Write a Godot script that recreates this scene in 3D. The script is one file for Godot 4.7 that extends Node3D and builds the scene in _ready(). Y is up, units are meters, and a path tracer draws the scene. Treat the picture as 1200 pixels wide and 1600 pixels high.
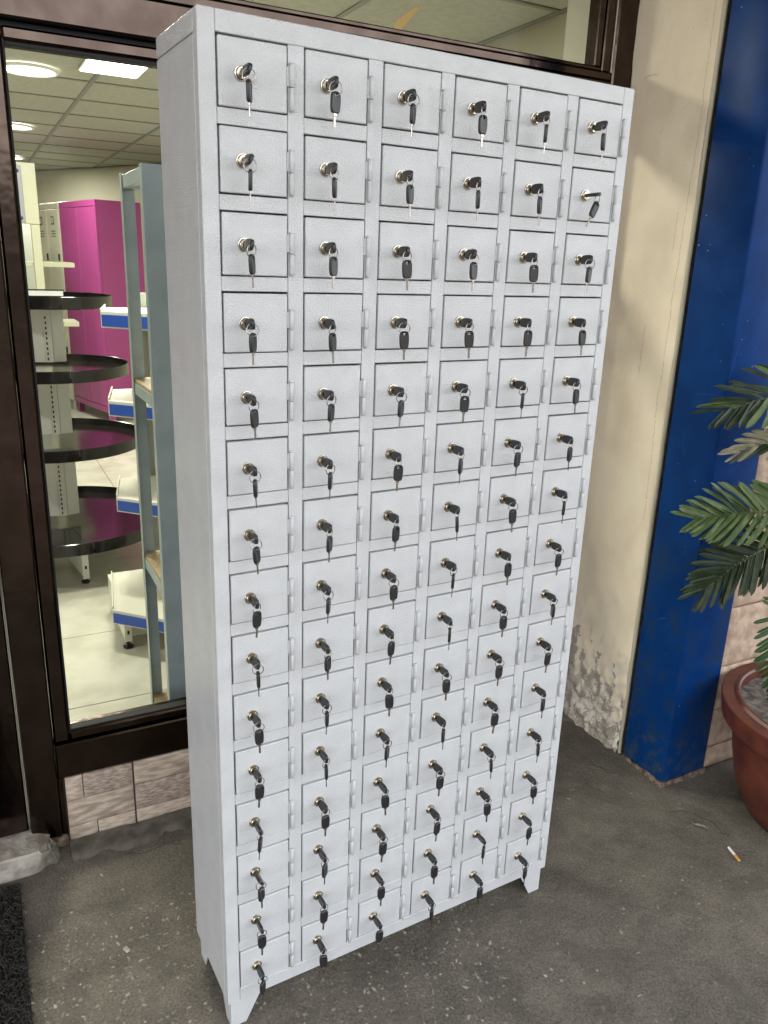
extends Node3D

var rng := RandomNumberGenerator.new()
var M := {}
var cache := {}
var taken := {}

const CAB_TURN := 2.6
const CW := 0.824
const CBOT := 0.068
const CTOP := 1.818
const LM := 0.0253
const PX := 0.1331
const OW := 0.1077
const TM := 0.0282
const PY := 0.1142
const OH := 0.0928
const CD := 0.21
const FLOOR := 0.06
const WZ := -0.705


# ---------------------------------------------------------------- mesh builder
class MB:
	var st := SurfaceTool.new()
	var smooth := false
	var group := 0
	func _init():
		st.begin(Mesh.PRIMITIVE_TRIANGLES)
	func v(p: Vector3, uv: Vector2):
		st.set_smooth_group(group if smooth else -1)
		st.set_uv(uv)
		st.add_vertex(p)
	func tri(a: Vector3, b: Vector3, c: Vector3, out: Vector3, ua = Vector2.ZERO, ub = Vector2.ZERO, uc = Vector2.ZERO):
		var n := (b - a).cross(c - a)
		if n.length_squared() < 1e-20:
			return
		if n.dot(out) > 0.0:
			v(a, ua); v(c, uc); v(b, ub)
		else:
			v(a, ua); v(b, ub); v(c, uc)
	func quad(a: Vector3, b: Vector3, c: Vector3, d: Vector3, out: Vector3, u = [Vector2.ZERO, Vector2.ZERO, Vector2.ZERO, Vector2.ZERO]):
		tri(a, b, c, out, u[0], u[1], u[2])
		tri(a, c, d, out, u[0], u[2], u[3])
	func fan(pts: Array, out: Vector3):
		for i in range(1, pts.size() - 1):
			tri(pts[0], pts[i], pts[i + 1], out)
	func cbox(lo: Vector3, hi: Vector3, b: float):
		var c := (lo + hi) * 0.5
		var h := (hi - lo) * 0.5
		b = minf(b, minf(h.x, minf(h.y, h.z)) * 0.9)
		if b <= 0.0:
			b = 0.00001
		for ax in 3:
			for s in [-1.0, 1.0]:
				var n := Vector3.ZERO
				n[ax] = s
				var u := (ax + 1) % 3
				var w := (ax + 2) % 3
				var q := []
				for k in [[-1, -1], [1, -1], [1, 1], [-1, 1]]:
					var p := Vector3.ZERO
					p[ax] = s * h[ax]
					p[u] = k[0] * (h[u] - b)
					p[w] = k[1] * (h[w] - b)
					q.append(c + p)
				quad(q[0], q[1], q[2], q[3], n)
		for ax in 3:
			var u := (ax + 1) % 3
			var w := (ax + 2) % 3
			for su in [-1.0, 1.0]:
				for sw in [-1.0, 1.0]:
					var q := []
					for k in [[-1, 0], [1, 0], [1, 1], [-1, 1]]:
						var p := Vector3.ZERO
						p[ax] = k[0] * (h[ax] - b)
						p[u] = su * (h[u] - (0.0 if k[1] == 0 else b))
						p[w] = sw * (h[w] - (b if k[1] == 0 else 0.0))
						q.append(c + p)
					var o := Vector3.ZERO
					o[u] = su
					o[w] = sw
					quad(q[0], q[1], q[2], q[3], o)
		for sx in [-1.0, 1.0]:
			for sy in [-1.0, 1.0]:
				for sz in [-1.0, 1.0]:
					var s := Vector3(sx, sy, sz)
					tri(c + s * (h - Vector3(0, b, b)), c + s * (h - Vector3(b, 0, b)), c + s * (h - Vector3(b, b, 0)), s)
	func ring_loft(rings: Array, centres: Array, capped := true, closed := true):
		var n: int = rings[0].size()
		for i in rings.size() - 1:
			for k in (n if closed else n - 1):
				var k2 := (k + 1) % n
				var mid: Vector3 = (rings[i][k] + rings[i + 1][k2]) * 0.5
				quad(rings[i][k], rings[i][k2], rings[i + 1][k2], rings[i + 1][k], mid - (centres[i] + centres[i + 1]) * 0.5)
		if capped:
			var sm := smooth
			smooth = false
			var d: Vector3 = centres[-1] - centres[0]
			fan(rings[0], -d)
			fan(rings[-1], d)
			smooth = sm
	func tube(path: Array, r, seg := 8, capped := true):
		var rings := []
		var up := Vector3.UP
		for i in path.size():
			var d: Vector3 = (path[mini(i + 1, path.size() - 1)] - path[maxi(i - 1, 0)]).normalized()
			if absf(d.dot(up)) > 0.95:
				up = Vector3.RIGHT if absf(d.x) < 0.9 else Vector3.FORWARD
			var s := d.cross(up).normalized()
			var t := s.cross(d).normalized()
			up = t
			var rr: float = r[i] if r is Array else r
			var ring := []
			for k in seg:
				var a := TAU * k / seg
				ring.append(path[i] + (s * cos(a) + t * sin(a)) * rr)
			rings.append(ring)
		ring_loft(rings, path, capped)
	# profile: array of Vector2(radius, height) along axis y
	func lathe(profile: Array, seg := 24, a0 := 0.0, a1 := TAU, crease := false):
		for i in profile.size() - 1:
			if crease:
				group = 100 + i
			var p: Vector2 = profile[i]
			var q: Vector2 = profile[i + 1]
			var d := q - p
			var nn := Vector2(d.y, -d.x)
			for k in seg:
				var a := a0 + (a1 - a0) * k / seg
				var b := a0 + (a1 - a0) * (k + 1) / seg
				var ca := Vector3(cos(a), 0, sin(a))
				var cbv := Vector3(cos(b), 0, sin(b))
				var m := (ca + cbv).normalized()
				quad(ca * p.x + Vector3(0, p.y, 0), cbv * p.x + Vector3(0, p.y, 0), cbv * q.x + Vector3(0, q.y, 0), ca * q.x + Vector3(0, q.y, 0), m * nn.x + Vector3(0, nn.y, 0))
	# convex outline in xy, extruded z0..z1
	func prism(pts: Array, z0: float, z1: float):
		var c := Vector2.ZERO
		for p in pts:
			c += p
		c /= pts.size()
		var a := []
		var b := []
		for p in pts:
			a.append(Vector3(p.x, p.y, z0))
			b.append(Vector3(p.x, p.y, z1))
		fan(a, Vector3(0, 0, z0 - z1))
		fan(b, Vector3(0, 0, z1 - z0))
		for i in pts.size():
			var j := (i + 1) % pts.size()
			var m: Vector2 = (pts[i] + pts[j]) * 0.5 - c
			quad(a[i], a[j], b[j], b[i], Vector3(m.x, m.y, 0))
	func done() -> ArrayMesh:
		st.generate_normals()
		return st.commit()


# ---------------------------------------------------------------- nodes
func numbered(called: String) -> String:
	if not taken.has(called):
		taken[called] = 0
		return called
	taken[called] += 1
	return "%s_%03d" % [called, taken[called]]


func thing(called: String, label: String, category: String, at := Vector3.ZERO, turn := 0.0, group := "") -> Node3D:
	var o := Node3D.new()
	o.name = numbered(called)
	add_child(o)
	o.position = at
	o.rotation.y = turn
	o.set_meta("label", label)
	o.set_meta("category", category)
	if group != "":
		o.set_meta("group", group)
	return o


func part(called: String, mesh: Mesh, m: Material, parent: Node, at := Vector3.ZERO) -> MeshInstance3D:
	var o := MeshInstance3D.new()
	o.name = called
	o.mesh = mesh
	o.material_override = m
	parent.add_child(o, true)
	o.position = at
	return o


func struct(called: String, mesh: Mesh, m: Material) -> MeshInstance3D:
	var o := part(numbered(called), mesh, m, self)
	o.set_meta("kind", "structure")
	return o


func box(lo: Vector3, hi: Vector3, b := 0.002) -> ArrayMesh:
	var k := "%s %s %s" % [lo, hi, b]
	if not cache.has(k):
		var g := MB.new()
		g.cbox(lo, hi, b)
		cache[k] = g.done()
	return cache[k]


func pbox(called: String, lo: Vector3, hi: Vector3, m: Material, parent: Node, b := 0.002) -> MeshInstance3D:
	var c := (lo + hi) * 0.5
	var h := (hi - lo) * 0.5
	return part(called, box(-h, h, b), m, parent, c)


# ---------------------------------------------------------------- materials
func lin(r: float, g: float, b: float) -> Color:
	return Color(r, g, b).linear_to_srgb()


func mat(called: String, c: Color, rough := 0.5, metal := 0.0, spec := 0.5) -> StandardMaterial3D:
	var m := StandardMaterial3D.new()
	m.resource_name = called
	m.albedo_color = c
	m.roughness = rough
	m.metallic = metal
	m.metallic_specular = spec
	M[called] = m
	return m


func noise(s: int, freq: float, octaves := 4, kind := FastNoiseLite.TYPE_SIMPLEX_SMOOTH) -> FastNoiseLite:
	var n := FastNoiseLite.new()
	n.seed = s
	n.frequency = freq
	n.noise_type = kind
	n.fractal_octaves = octaves
	n.fractal_type = FastNoiseLite.FRACTAL_FBM if octaves > 1 else FastNoiseLite.FRACTAL_NONE
	return n


func seamless(s: int, freq: float, size: int, octaves := 4) -> PackedByteArray:
	var i := noise(s, freq, octaves).get_seamless_image(size, size)
	i.convert(Image.FORMAT_L8)
	return i.get_data()


# grey relief to a tangent normal map
func relief(s: int, freq: float, size: int, strength: float, octaves := 3) -> ImageTexture:
	var i := noise(s, freq, octaves).get_seamless_image(size, size)
	i.convert(Image.FORMAT_RGBA8)
	i.bump_map_to_normal_map(strength)
	return ImageTexture.create_from_image(i)


# colour variation between two tones, sRGB colours
func tones(s: int, freq: float, size: int, a: Color, b: Color, octaves := 5, contrast := 1.6, fine := 0.0) -> ImageTexture:
	var d := seamless(s, freq, size, octaves)
	var e := seamless(s + 7, 0.35, size, 2)
	var out := PackedByteArray()
	out.resize(size * size * 3)
	for k in size * size:
		var t := clampf((d[k] / 255.0 - 0.5) * contrast + 0.5 + (e[k] / 255.0 - 0.5) * fine, 0.0, 1.0)
		out[k * 3] = int(lerpf(a.r, b.r, t) * 255.0)
		out[k * 3 + 1] = int(lerpf(a.g, b.g, t) * 255.0)
		out[k * 3 + 2] = int(lerpf(a.b, b.b, t) * 255.0)
	return ImageTexture.create_from_image(Image.create_from_data(size, size, false, Image.FORMAT_RGB8, out))


func triplanar(m: StandardMaterial3D, scale: float, world := true):
	m.uv1_triplanar = true
	m.uv1_world_triplanar = world
	m.uv1_scale = Vector3.ONE * scale
	m.uv1_triplanar_sharpness = 4.0


func make_materials():
	var m := mat("grey_powder_coat", Color.WHITE, 0.21, 0.0, 0.5)
	m.albedo_texture = tones(3, 0.012, 256, lin(0.530, 0.535, 0.537), lin(0.570, 0.575, 0.577), 3, 1.4, 0.15)
	m.normal_enabled = true
	m.normal_texture = relief(11, 0.07, 1024, 6.0, 2)
	m.normal_scale = 0.6
	triplanar(m, 4.2)
	m = mat("nickel", lin(0.62, 0.57, 0.50), 0.2, 1.0)
	m = mat("brass_core", lin(0.72, 0.63, 0.48), 0.28, 1.0)
	m = mat("black_plastic", lin(0.017, 0.017, 0.018), 0.36)
	m = mat("key_steel", lin(0.42, 0.38, 0.33), 0.25, 1.0)
	m = mat("dark_slot", lin(0.01, 0.01, 0.01), 0.8)
	m = mat("brown_aluminium", Color.WHITE, 0.15, 1.0, 0.5)
	m.albedo_texture = tones(21, 0.02, 256, lin(0.060, 0.043, 0.035), lin(0.084, 0.062, 0.051), 4, 1.5, 0.3)
	m.normal_enabled = true
	m.normal_texture = relief(22, 0.03, 256, 2.0, 3)
	m.normal_scale = 0.12
	triplanar(m, 2.0)
	m = mat("rubber_seal", lin(0.006, 0.006, 0.006), 0.7)
	m = mat("dull_seal", lin(0.10, 0.09, 0.075), 0.6)
	m = mat("raw_aluminium", lin(0.5, 0.46, 0.4), 0.35, 1.0)
	m = mat("glass", Color(0.02, 0.05, 0.03, 0.10), 0.01, 0.0, 0.14)
	m.transparency = BaseMaterial3D.TRANSPARENCY_ALPHA
	m = mat("blue_paint", Color.WHITE, 0.36, 0.0, 0.22)
	m.albedo_texture = tones(31, 0.01, 512, lin(0.002, 0.030, 0.135), lin(0.003, 0.038, 0.165), 5, 1.2, 0.25)
	m.normal_enabled = true
	m.normal_texture = relief(32, 0.012, 256, 3.0, 3)
	m.normal_scale = 0.06
	triplanar(m, 1.2)
	m = mat("rust", Color.WHITE, 0.8)
	m.albedo_texture = tones(35, 0.06, 256, lin(0.06, 0.033, 0.022), lin(0.20, 0.15, 0.11), 4, 2.2, 0.4)
	triplanar(m, 3.0)
	m = mat("terracotta_plastic", Color.WHITE, 0.42)
	m.albedo_texture = tones(41, 0.02, 256, lin(0.075, 0.018, 0.011), lin(0.125, 0.031, 0.018), 5, 1.8, 0.4)
	m.normal_enabled = true
	m.normal_texture = relief(42, 0.02, 256, 2.0, 3)
	m.normal_scale = 0.15
	triplanar(m, 2.0)
	m = mat("pot_fill", Color.WHITE, 0.95)
	m.albedo_texture = tones(43, 0.03, 256, lin(0.06, 0.05, 0.04), lin(0.19, 0.165, 0.135), 5, 2.0, 0.6)
	triplanar(m, 4.0)
	for k in 3:
		m = mat("leaf_%d" % k, Color.WHITE, 0.48, 0.0, 0.35)
		var c: Array = [[lin(0.048, 0.080, 0.022), lin(0.098, 0.140, 0.046)], [lin(0.013, 0.022, 0.009), lin(0.034, 0.046, 0.020)], [lin(0.13, 0.12, 0.07), lin(0.24, 0.21, 0.14)]][k]
		m.albedo_texture = tones(51 + k, 0.03, 128, c[0], c[1], 4, 1.8, 0.4)
		m.backlight_enabled = true
		m.backlight = lin(0.03, 0.05, 0.02)
		triplanar(m, 6.0)
	m = mat("leaf_deep", lin(0.016, 0.060, 0.010), 0.4)
	m = mat("stem_green", lin(0.07, 0.08, 0.035), 0.5)
	m = mat("stem_brown", lin(0.06, 0.045, 0.03), 0.8)
	for k in 3:
		m = mat("stone_%d" % k, Color.WHITE, 0.75)
		var c: Array = [[lin(0.30, 0.23, 0.175), lin(0.55, 0.455, 0.365)], [lin(0.38, 0.295, 0.225), lin(0.57, 0.475, 0.385)], [lin(0.22, 0.165, 0.13), lin(0.46, 0.37, 0.30)]][k]
		m.albedo_texture = tones(61 + k, 0.012 + 0.012 * k, 512, c[0], c[1], 5, 2.2, 0.25)
		m.normal_enabled = true
		m.normal_texture = relief(66 + k, 0.03, 256, 4.0, 4)
		m.normal_scale = 0.5
		m.uv1_triplanar = true
		m.uv1_world_triplanar = true
		m.uv1_scale = Vector3(2.0, 8.0, 2.0)
	m = mat("grout", lin(0.10, 0.085, 0.07), 0.9)
	m = mat("warm_stone", Color.WHITE, 0.8)
	m.albedo_texture = tones(71, 0.012, 512, lin(0.40, 0.28, 0.20), lin(0.60, 0.45, 0.34), 5, 1.8, 0.35)
	m.normal_enabled = true
	m.normal_texture = relief(72, 0.03, 256, 4.0, 4)
	m.normal_scale = 0.5
	triplanar(m, 2.5)
	m = mat("marble", Color.WHITE, 0.55)
	m.albedo_texture = tones(75, 0.014, 256, lin(0.24, 0.205, 0.17), lin(0.42, 0.38, 0.33), 5, 2.0, 0.5)
	m.normal_enabled = true
	m.normal_texture = relief(78, 0.05, 256, 5.0, 4)
	m.normal_scale = 0.35
	triplanar(m, 4.0)
	m = mat("grey_lump", Color.WHITE, 0.9)
	m.albedo_texture = tones(76, 0.03, 128, lin(0.07, 0.062, 0.053), lin(0.24, 0.215, 0.185), 4, 2.0, 0.4)
	triplanar(m, 5.0)
	m = mat("mat_black", lin(0.007, 0.006, 0.005), 0.6)
	m = mat("mat_brown", lin(0.017, 0.0135, 0.011), 0.55)
	m = mat("cement", Color.WHITE, 0.9)
	m.albedo_texture = tones(77, 0.015, 512, lin(0.066, 0.057, 0.046), lin(0.130, 0.113, 0.092), 5, 2.0, 0.4)
	triplanar(m, 2.0)
	m = mat("soffit_paint", Color.WHITE, 0.85)
	m.albedo_texture = tones(79, 0.01, 256, lin(0.58, 0.51, 0.42), lin(0.66, 0.59, 0.50), 4)
	triplanar(m, 0.6)
	m = mat("street_wall", Color.WHITE, 0.9)
	m.albedo_texture = tones(80, 0.01, 256, lin(0.12, 0.10, 0.09), lin(0.24, 0.21, 0.18), 5)
	triplanar(m, 0.3)
	# shop interior
	m = mat("ceiling_tile", Color.WHITE, 0.9)
	m.albedo_texture = tones(81, 0.05, 256, lin(0.35, 0.35, 0.295), lin(0.40, 0.40, 0.34), 4, 1.6, 0.4)
	triplanar(m, 1.6)
	m = mat("ceiling_bar", lin(0.20, 0.195, 0.16), 0.6)
	m = mat("shop_wall", Color.WHITE, 0.85)
	m.albedo_texture = tones(83, 0.01, 256, lin(0.44, 0.42, 0.33), lin(0.50, 0.48, 0.39), 4)
	triplanar(m, 0.6)
	m = mat("floor_tile", Color.WHITE, 0.22)
	m.albedo_texture = tones(85, 0.008, 512, lin(0.50, 0.49, 0.41), lin(0.60, 0.59, 0.51), 5, 1.8, 0.12)
	triplanar(m, 1.1)
	m = mat("floor_grout", lin(0.16, 0.15, 0.12), 0.9)
	m = mat("magenta_paint", lin(0.31, 0.048, 0.195), 0.3)
	m = mat("cream_paint", lin(0.36, 0.36, 0.26), 0.4)
	m = mat("locker_grey", lin(0.36, 0.37, 0.33), 0.4)
	m = mat("locker_cream", lin(0.50, 0.49, 0.39), 0.4)
	m = mat("rack_teal", Color.WHITE, 0.4)
	m.albedo_texture = tones(87, 0.03, 128, lin(0.29, 0.355, 0.36), lin(0.34, 0.41, 0.41), 4, 1.6, 0.3)
	triplanar(m, 2.0)
	m = mat("chipboard", Color.WHITE, 0.7)
	m.albedo_texture = tones(89, 0.08, 256, lin(0.34, 0.25, 0.14), lin(0.52, 0.40, 0.25), 3, 2.0, 0.8)
	triplanar(m, 3.0)
	m = mat("white_steel", lin(0.80, 0.81, 0.79), 0.4)
	m = mat("shelf_white", lin(0.68, 0.67, 0.57), 0.4)
	m = mat("price_blue", lin(0.012, 0.075, 0.42), 0.3)
	m = mat("tray_black", lin(0.007, 0.006, 0.006), 0.12)
	m = mat("sign_grey", lin(0.20, 0.20, 0.225), 0.4)
	m = mat("sign_blue", lin(0.02, 0.02, 0.10), 0.4)
	m = mat("yellow_paper", lin(0.75, 0.56, 0.22), 0.7)
	m.backlight_enabled = true
	m.backlight = lin(0.5, 0.4, 0.18)
	m = mat("cigarette_paper", lin(0.7, 0.68, 0.63), 0.8)
	m = mat("cigarette_filter", lin(0.55, 0.27, 0.07), 0.8)
	m = mat("ash", lin(0.03, 0.03, 0.03), 0.9)
	m = mat("lamp_glow", lin(0.9, 0.9, 0.85), 0.5)
	m.emission_enabled = true
	m.emission = Color(1.0, 1.0, 0.9)
	m.emission_energy_multiplier = 3.0


# ---------------------------------------------------------------- camera, sky, sun
func make_light():
	var cam := Camera3D.new()
	cam.name = "camera"
	add_child(cam)
	cam.position = Vector3(-0.318, 1.4919, 1.1981)
	cam.rotation_degrees = Vector3(-17.349, -27.733, 2.047)
	cam.fov = 65.997
	cam.near = 0.02
	cam.far = 2000.0
	cam.current = true
	var sky := ProceduralSkyMaterial.new()
	sky.sky_top_color = Color(0.83, 0.855, 0.89)
	sky.sky_horizon_color = Color(0.95, 0.95, 0.945)
	sky.sky_curve = 0.2
	sky.ground_bottom_color = Color(0.25, 0.23, 0.21)
	sky.ground_horizon_color = Color(0.6, 0.6, 0.6)
	var s := Sky.new()
	s.sky_material = sky
	var env := Environment.new()
	env.background_mode = Environment.BG_SKY
	env.sky = s
	env.background_energy_multiplier = 1.0
	env.tonemap_mode = Environment.TONE_MAPPER_LINEAR
	env.tonemap_exposure = 4.7
	env.sdfgi_enabled = true
	env.ssao_enabled = true
	env.ssil_enabled = true
	var we := WorldEnvironment.new()
	we.name = "world_environment"
	we.environment = env
	add_child(we)
	var sun := DirectionalLight3D.new()
	sun.name = "sun"
	sun.light_energy = 0.3
	sun.light_angular_distance = 20.0
	sun.light_color = Color(1.0, 0.97, 0.92)
	sun.shadow_enabled = true
	add_child(sun)
	sun.rotation_degrees = Vector3(-70, -25, 0)


# ---------------------------------------------------------------- setting
func ground_material() -> StandardMaterial3D:
	# one sheet of worn cement, x -1.4..2.8, z -0.75..1.55
	var w := 2048
	var h := 1122
	var big := noise(101, 0.004, 5).get_image(w, h)
	var mid := noise(102, 0.02, 5).get_image(w, h)
	var fine := noise(103, 0.3, 3).get_image(w, h)
	var str := noise(104, 0.012, 4).get_image(w, h)
	for i in [big, mid, fine, str]:
		i.convert(Image.FORMAT_L8)
	var db := big.get_data()
	var dm := mid.get_data()
	var df := fine.get_data()
	var ds := str.get_data()
	var out := PackedByteArray()
	out.resize(w * h * 3)
	var pale := lin(0.188, 0.163, 0.132)
	var grey := lin(0.117, 0.101, 0.081)
	var dark := lin(0.052, 0.046, 0.038)
	for k in w * h:
		var b := db[k] / 255.0
		var m := dm[k] / 255.0
		var f := df[k] / 255.0
		var t := clampf(0.5 + (b - 0.5) * 0.35 + (m - 0.5) * 0.35 + (f - 0.5) * 1.0, 0.0, 1.0)
		var c := dark.lerp(grey, minf(t * 2.0, 1.0)) if t < 0.5 else grey.lerp(pale, t * 2.0 - 1.0)
		var sx := clampf((ds[k] / 255.0 - 0.64) * 5.0, 0.0, 0.2)
		c = c.lerp(dark, sx)
		out[k * 3] = int(c.r * 255.0)
		out[k * 3 + 1] = int(c.g * 255.0)
		out[k * 3 + 2] = int(c.b * 255.0)
	var im := Image.create_from_data(w, h, false, Image.FORMAT_RGB8, out)
	rng.seed = 77
	# pale aggregate chips worn open
	for k in 21000:
		var x := rng.randf_range(-1.3, 2.7)
		var z := rng.randf_range(-0.6, 1.5)
		var keep := 0.07
		if Vector2(x - 0.0, z + 0.05).length() < 0.62 and z > -0.42:
			keep = 1.0
		if rng.randf() > keep:
			continue
		var col := lin(0.60, 0.57, 0.48).lerp(lin(0.17, 0.155, 0.125), pow(rng.randf(), 0.6))
		var px := int((x + 1.4) / 4.2 * w)
		var py := int((z + 0.75) / 2.3 * h)
		var a := rng.randf() * TAU
		var ln := 1.1 + pow(rng.randf(), 3.0) * 3.6
		var wd := 0.8 + pow(rng.randf(), 3.0) * 1.5
		for dx in range(-5, 6):
			for dy in range(-5, 6):
				var u := dx * cos(a) + dy * sin(a)
				var v := -dx * sin(a) + dy * cos(a)
				if absf(u) / ln + absf(v) / wd < 1.0 and px + dx >= 0 and px + dx < w and py + dy >= 0 and py + dy < h:
					im.set_pixel(px + dx, py + dy, col.lerp(im.get_pixel(px + dx, py + dy), 0.25))
	# scuffs: short pale and dark strokes
	for k in 2200:
		var x := rng.randf() * w
		var y := rng.randf() * h
		var a := rng.randf_range(-0.7, 0.7)
		var ln := rng.randf_range(4, 26)
		var col := pale if rng.randf() < 0.6 else dark
		for s in int(ln):
			var xx := int(x + cos(a) * s)
			var yy := int(y + sin(a) * s + sin(s * 0.3 + k) * 1.2)
			if xx >= 0 and yy >= 0 and xx < w and yy < h:
				im.set_pixel(xx, yy, im.get_pixel(xx, yy).lerp(col, 0.3))
	for q in [[1.28, -0.40, 0.5, 60], [1.22, -0.33, 2.3, 34], [1.30, -0.41, 1.6, 46], [-0.10, -0.60, 0.1, 70], [1.36, -0.12, 0.3, 90], [0.9, 0.5, 0.9, 80]]:
		var cx := (float(q[0]) + 1.4) / 4.2 * w
		var cy := (float(q[1]) + 0.75) / 2.3 * h
		var ca := float(q[2])
		for st in int(q[3]):
			ca += rng.randf_range(-0.45, 0.45) * 0.6
			cx += cos(ca)
			cy += sin(ca)
			if cx > 1 and cy > 1 and cx < w - 2 and cy < h - 2:
				im.set_pixel(int(cx), int(cy), lin(0.02, 0.017, 0.014))
				if rng.randf() < 0.5:
					im.set_pixel(int(cx), int(cy) + 1, im.get_pixel(int(cx), int(cy) + 1).lerp(pale, 0.5))
	var m := mat("worn_cement", Color.WHITE, 0.78, 0.0, 0.4)
	m.albedo_texture = ImageTexture.create_from_image(im)
	var bump := noise(105, 0.16, 4).get_image(1024, 561)
	bump.convert(Image.FORMAT_RGBA8)
	bump.bump_map_to_normal_map(4.0)
	m.normal_enabled = true
	m.normal_texture = ImageTexture.create_from_image(bump)
	m.normal_scale = 0.13
	return m


func make_ground():
	var g := MB.new()
	# outer sheet with a hole where the cement apron lies
	var R := 400.0
	var x0 := -1.4
	var x1 := 2.8
	var z0 := -0.75
	var z1 := 1.55
	for q in [[-R, -R, R, z0], [-R, z1, R, R], [-R, z0, x0, z1], [x1, z0, R, z1]]:
		g.quad(Vector3(q[0], 0, q[1]), Vector3(q[2], 0, q[1]), Vector3(q[2], 0, q[3]), Vector3(q[0], 0, q[3]), Vector3.UP)
	struct("ground", g.done(), M.cement)
	g = MB.new()
	g.smooth = true
	var nn := noise(110, 1.6, 4)
	var nx := 140
	var nz := 76
	var hh := func(i, k):
		var x := lerpf(x0, x1, float(i) / nx)
		var z := lerpf(z0, z1, float(k) / nz)
		var e := minf(minf(x - x0, x1 - x), minf(z - z0, z1 - z))
		return Vector3(x, nn.get_noise_2d(x, z) * 0.006 * clampf(e * 4.0, 0.0, 1.0) - 0.001 * clampf(e * 4.0, 0.0, 1.0), z)
	for i in nx:
		for k in nz:
			var u := [Vector2(float(i) / nx, float(k) / nz), Vector2(float(i + 1) / nx, float(k) / nz), Vector2(float(i + 1) / nx, float(k + 1) / nz), Vector2(float(i) / nx, float(k + 1) / nz)]
			g.quad(hh.call(i, k), hh.call(i + 1, k), hh.call(i + 1, k + 1), hh.call(i, k + 1), Vector3.UP, u)
	struct("pavement", g.done(), ground_material())
	# cement fillet along the foot of the shop front
	g = MB.new()
	g.smooth = true
	var fn := noise(112, 9.0, 3)
	var n := 90
	var fil := func(i, r):
		var x := lerpf(-0.225, 1.41, float(i) / n)
		var w := 0.075 + fn.get_noise_1d(x) * 0.05
		return [Vector3(x, 0.010 + fn.get_noise_1d(x + 9.0) * 0.005, WZ + 0.001), Vector3(x, 0.006 + fn.get_noise_1d(x + 5.0) * 0.003, WZ + w * 0.6), Vector3(x, 0.003, WZ + w * 0.97), Vector3(x, -0.012, WZ + w * 1.05)][r]
	for i in n:
		for r in 3:
			g.quad(fil.call(i, r), fil.call(i + 1, r), fil.call(i + 1, r + 1), fil.call(i, r + 1), Vector3(0, 1, 0.4))
	struct("cement_fillet", g.done(), M.cement)


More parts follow.
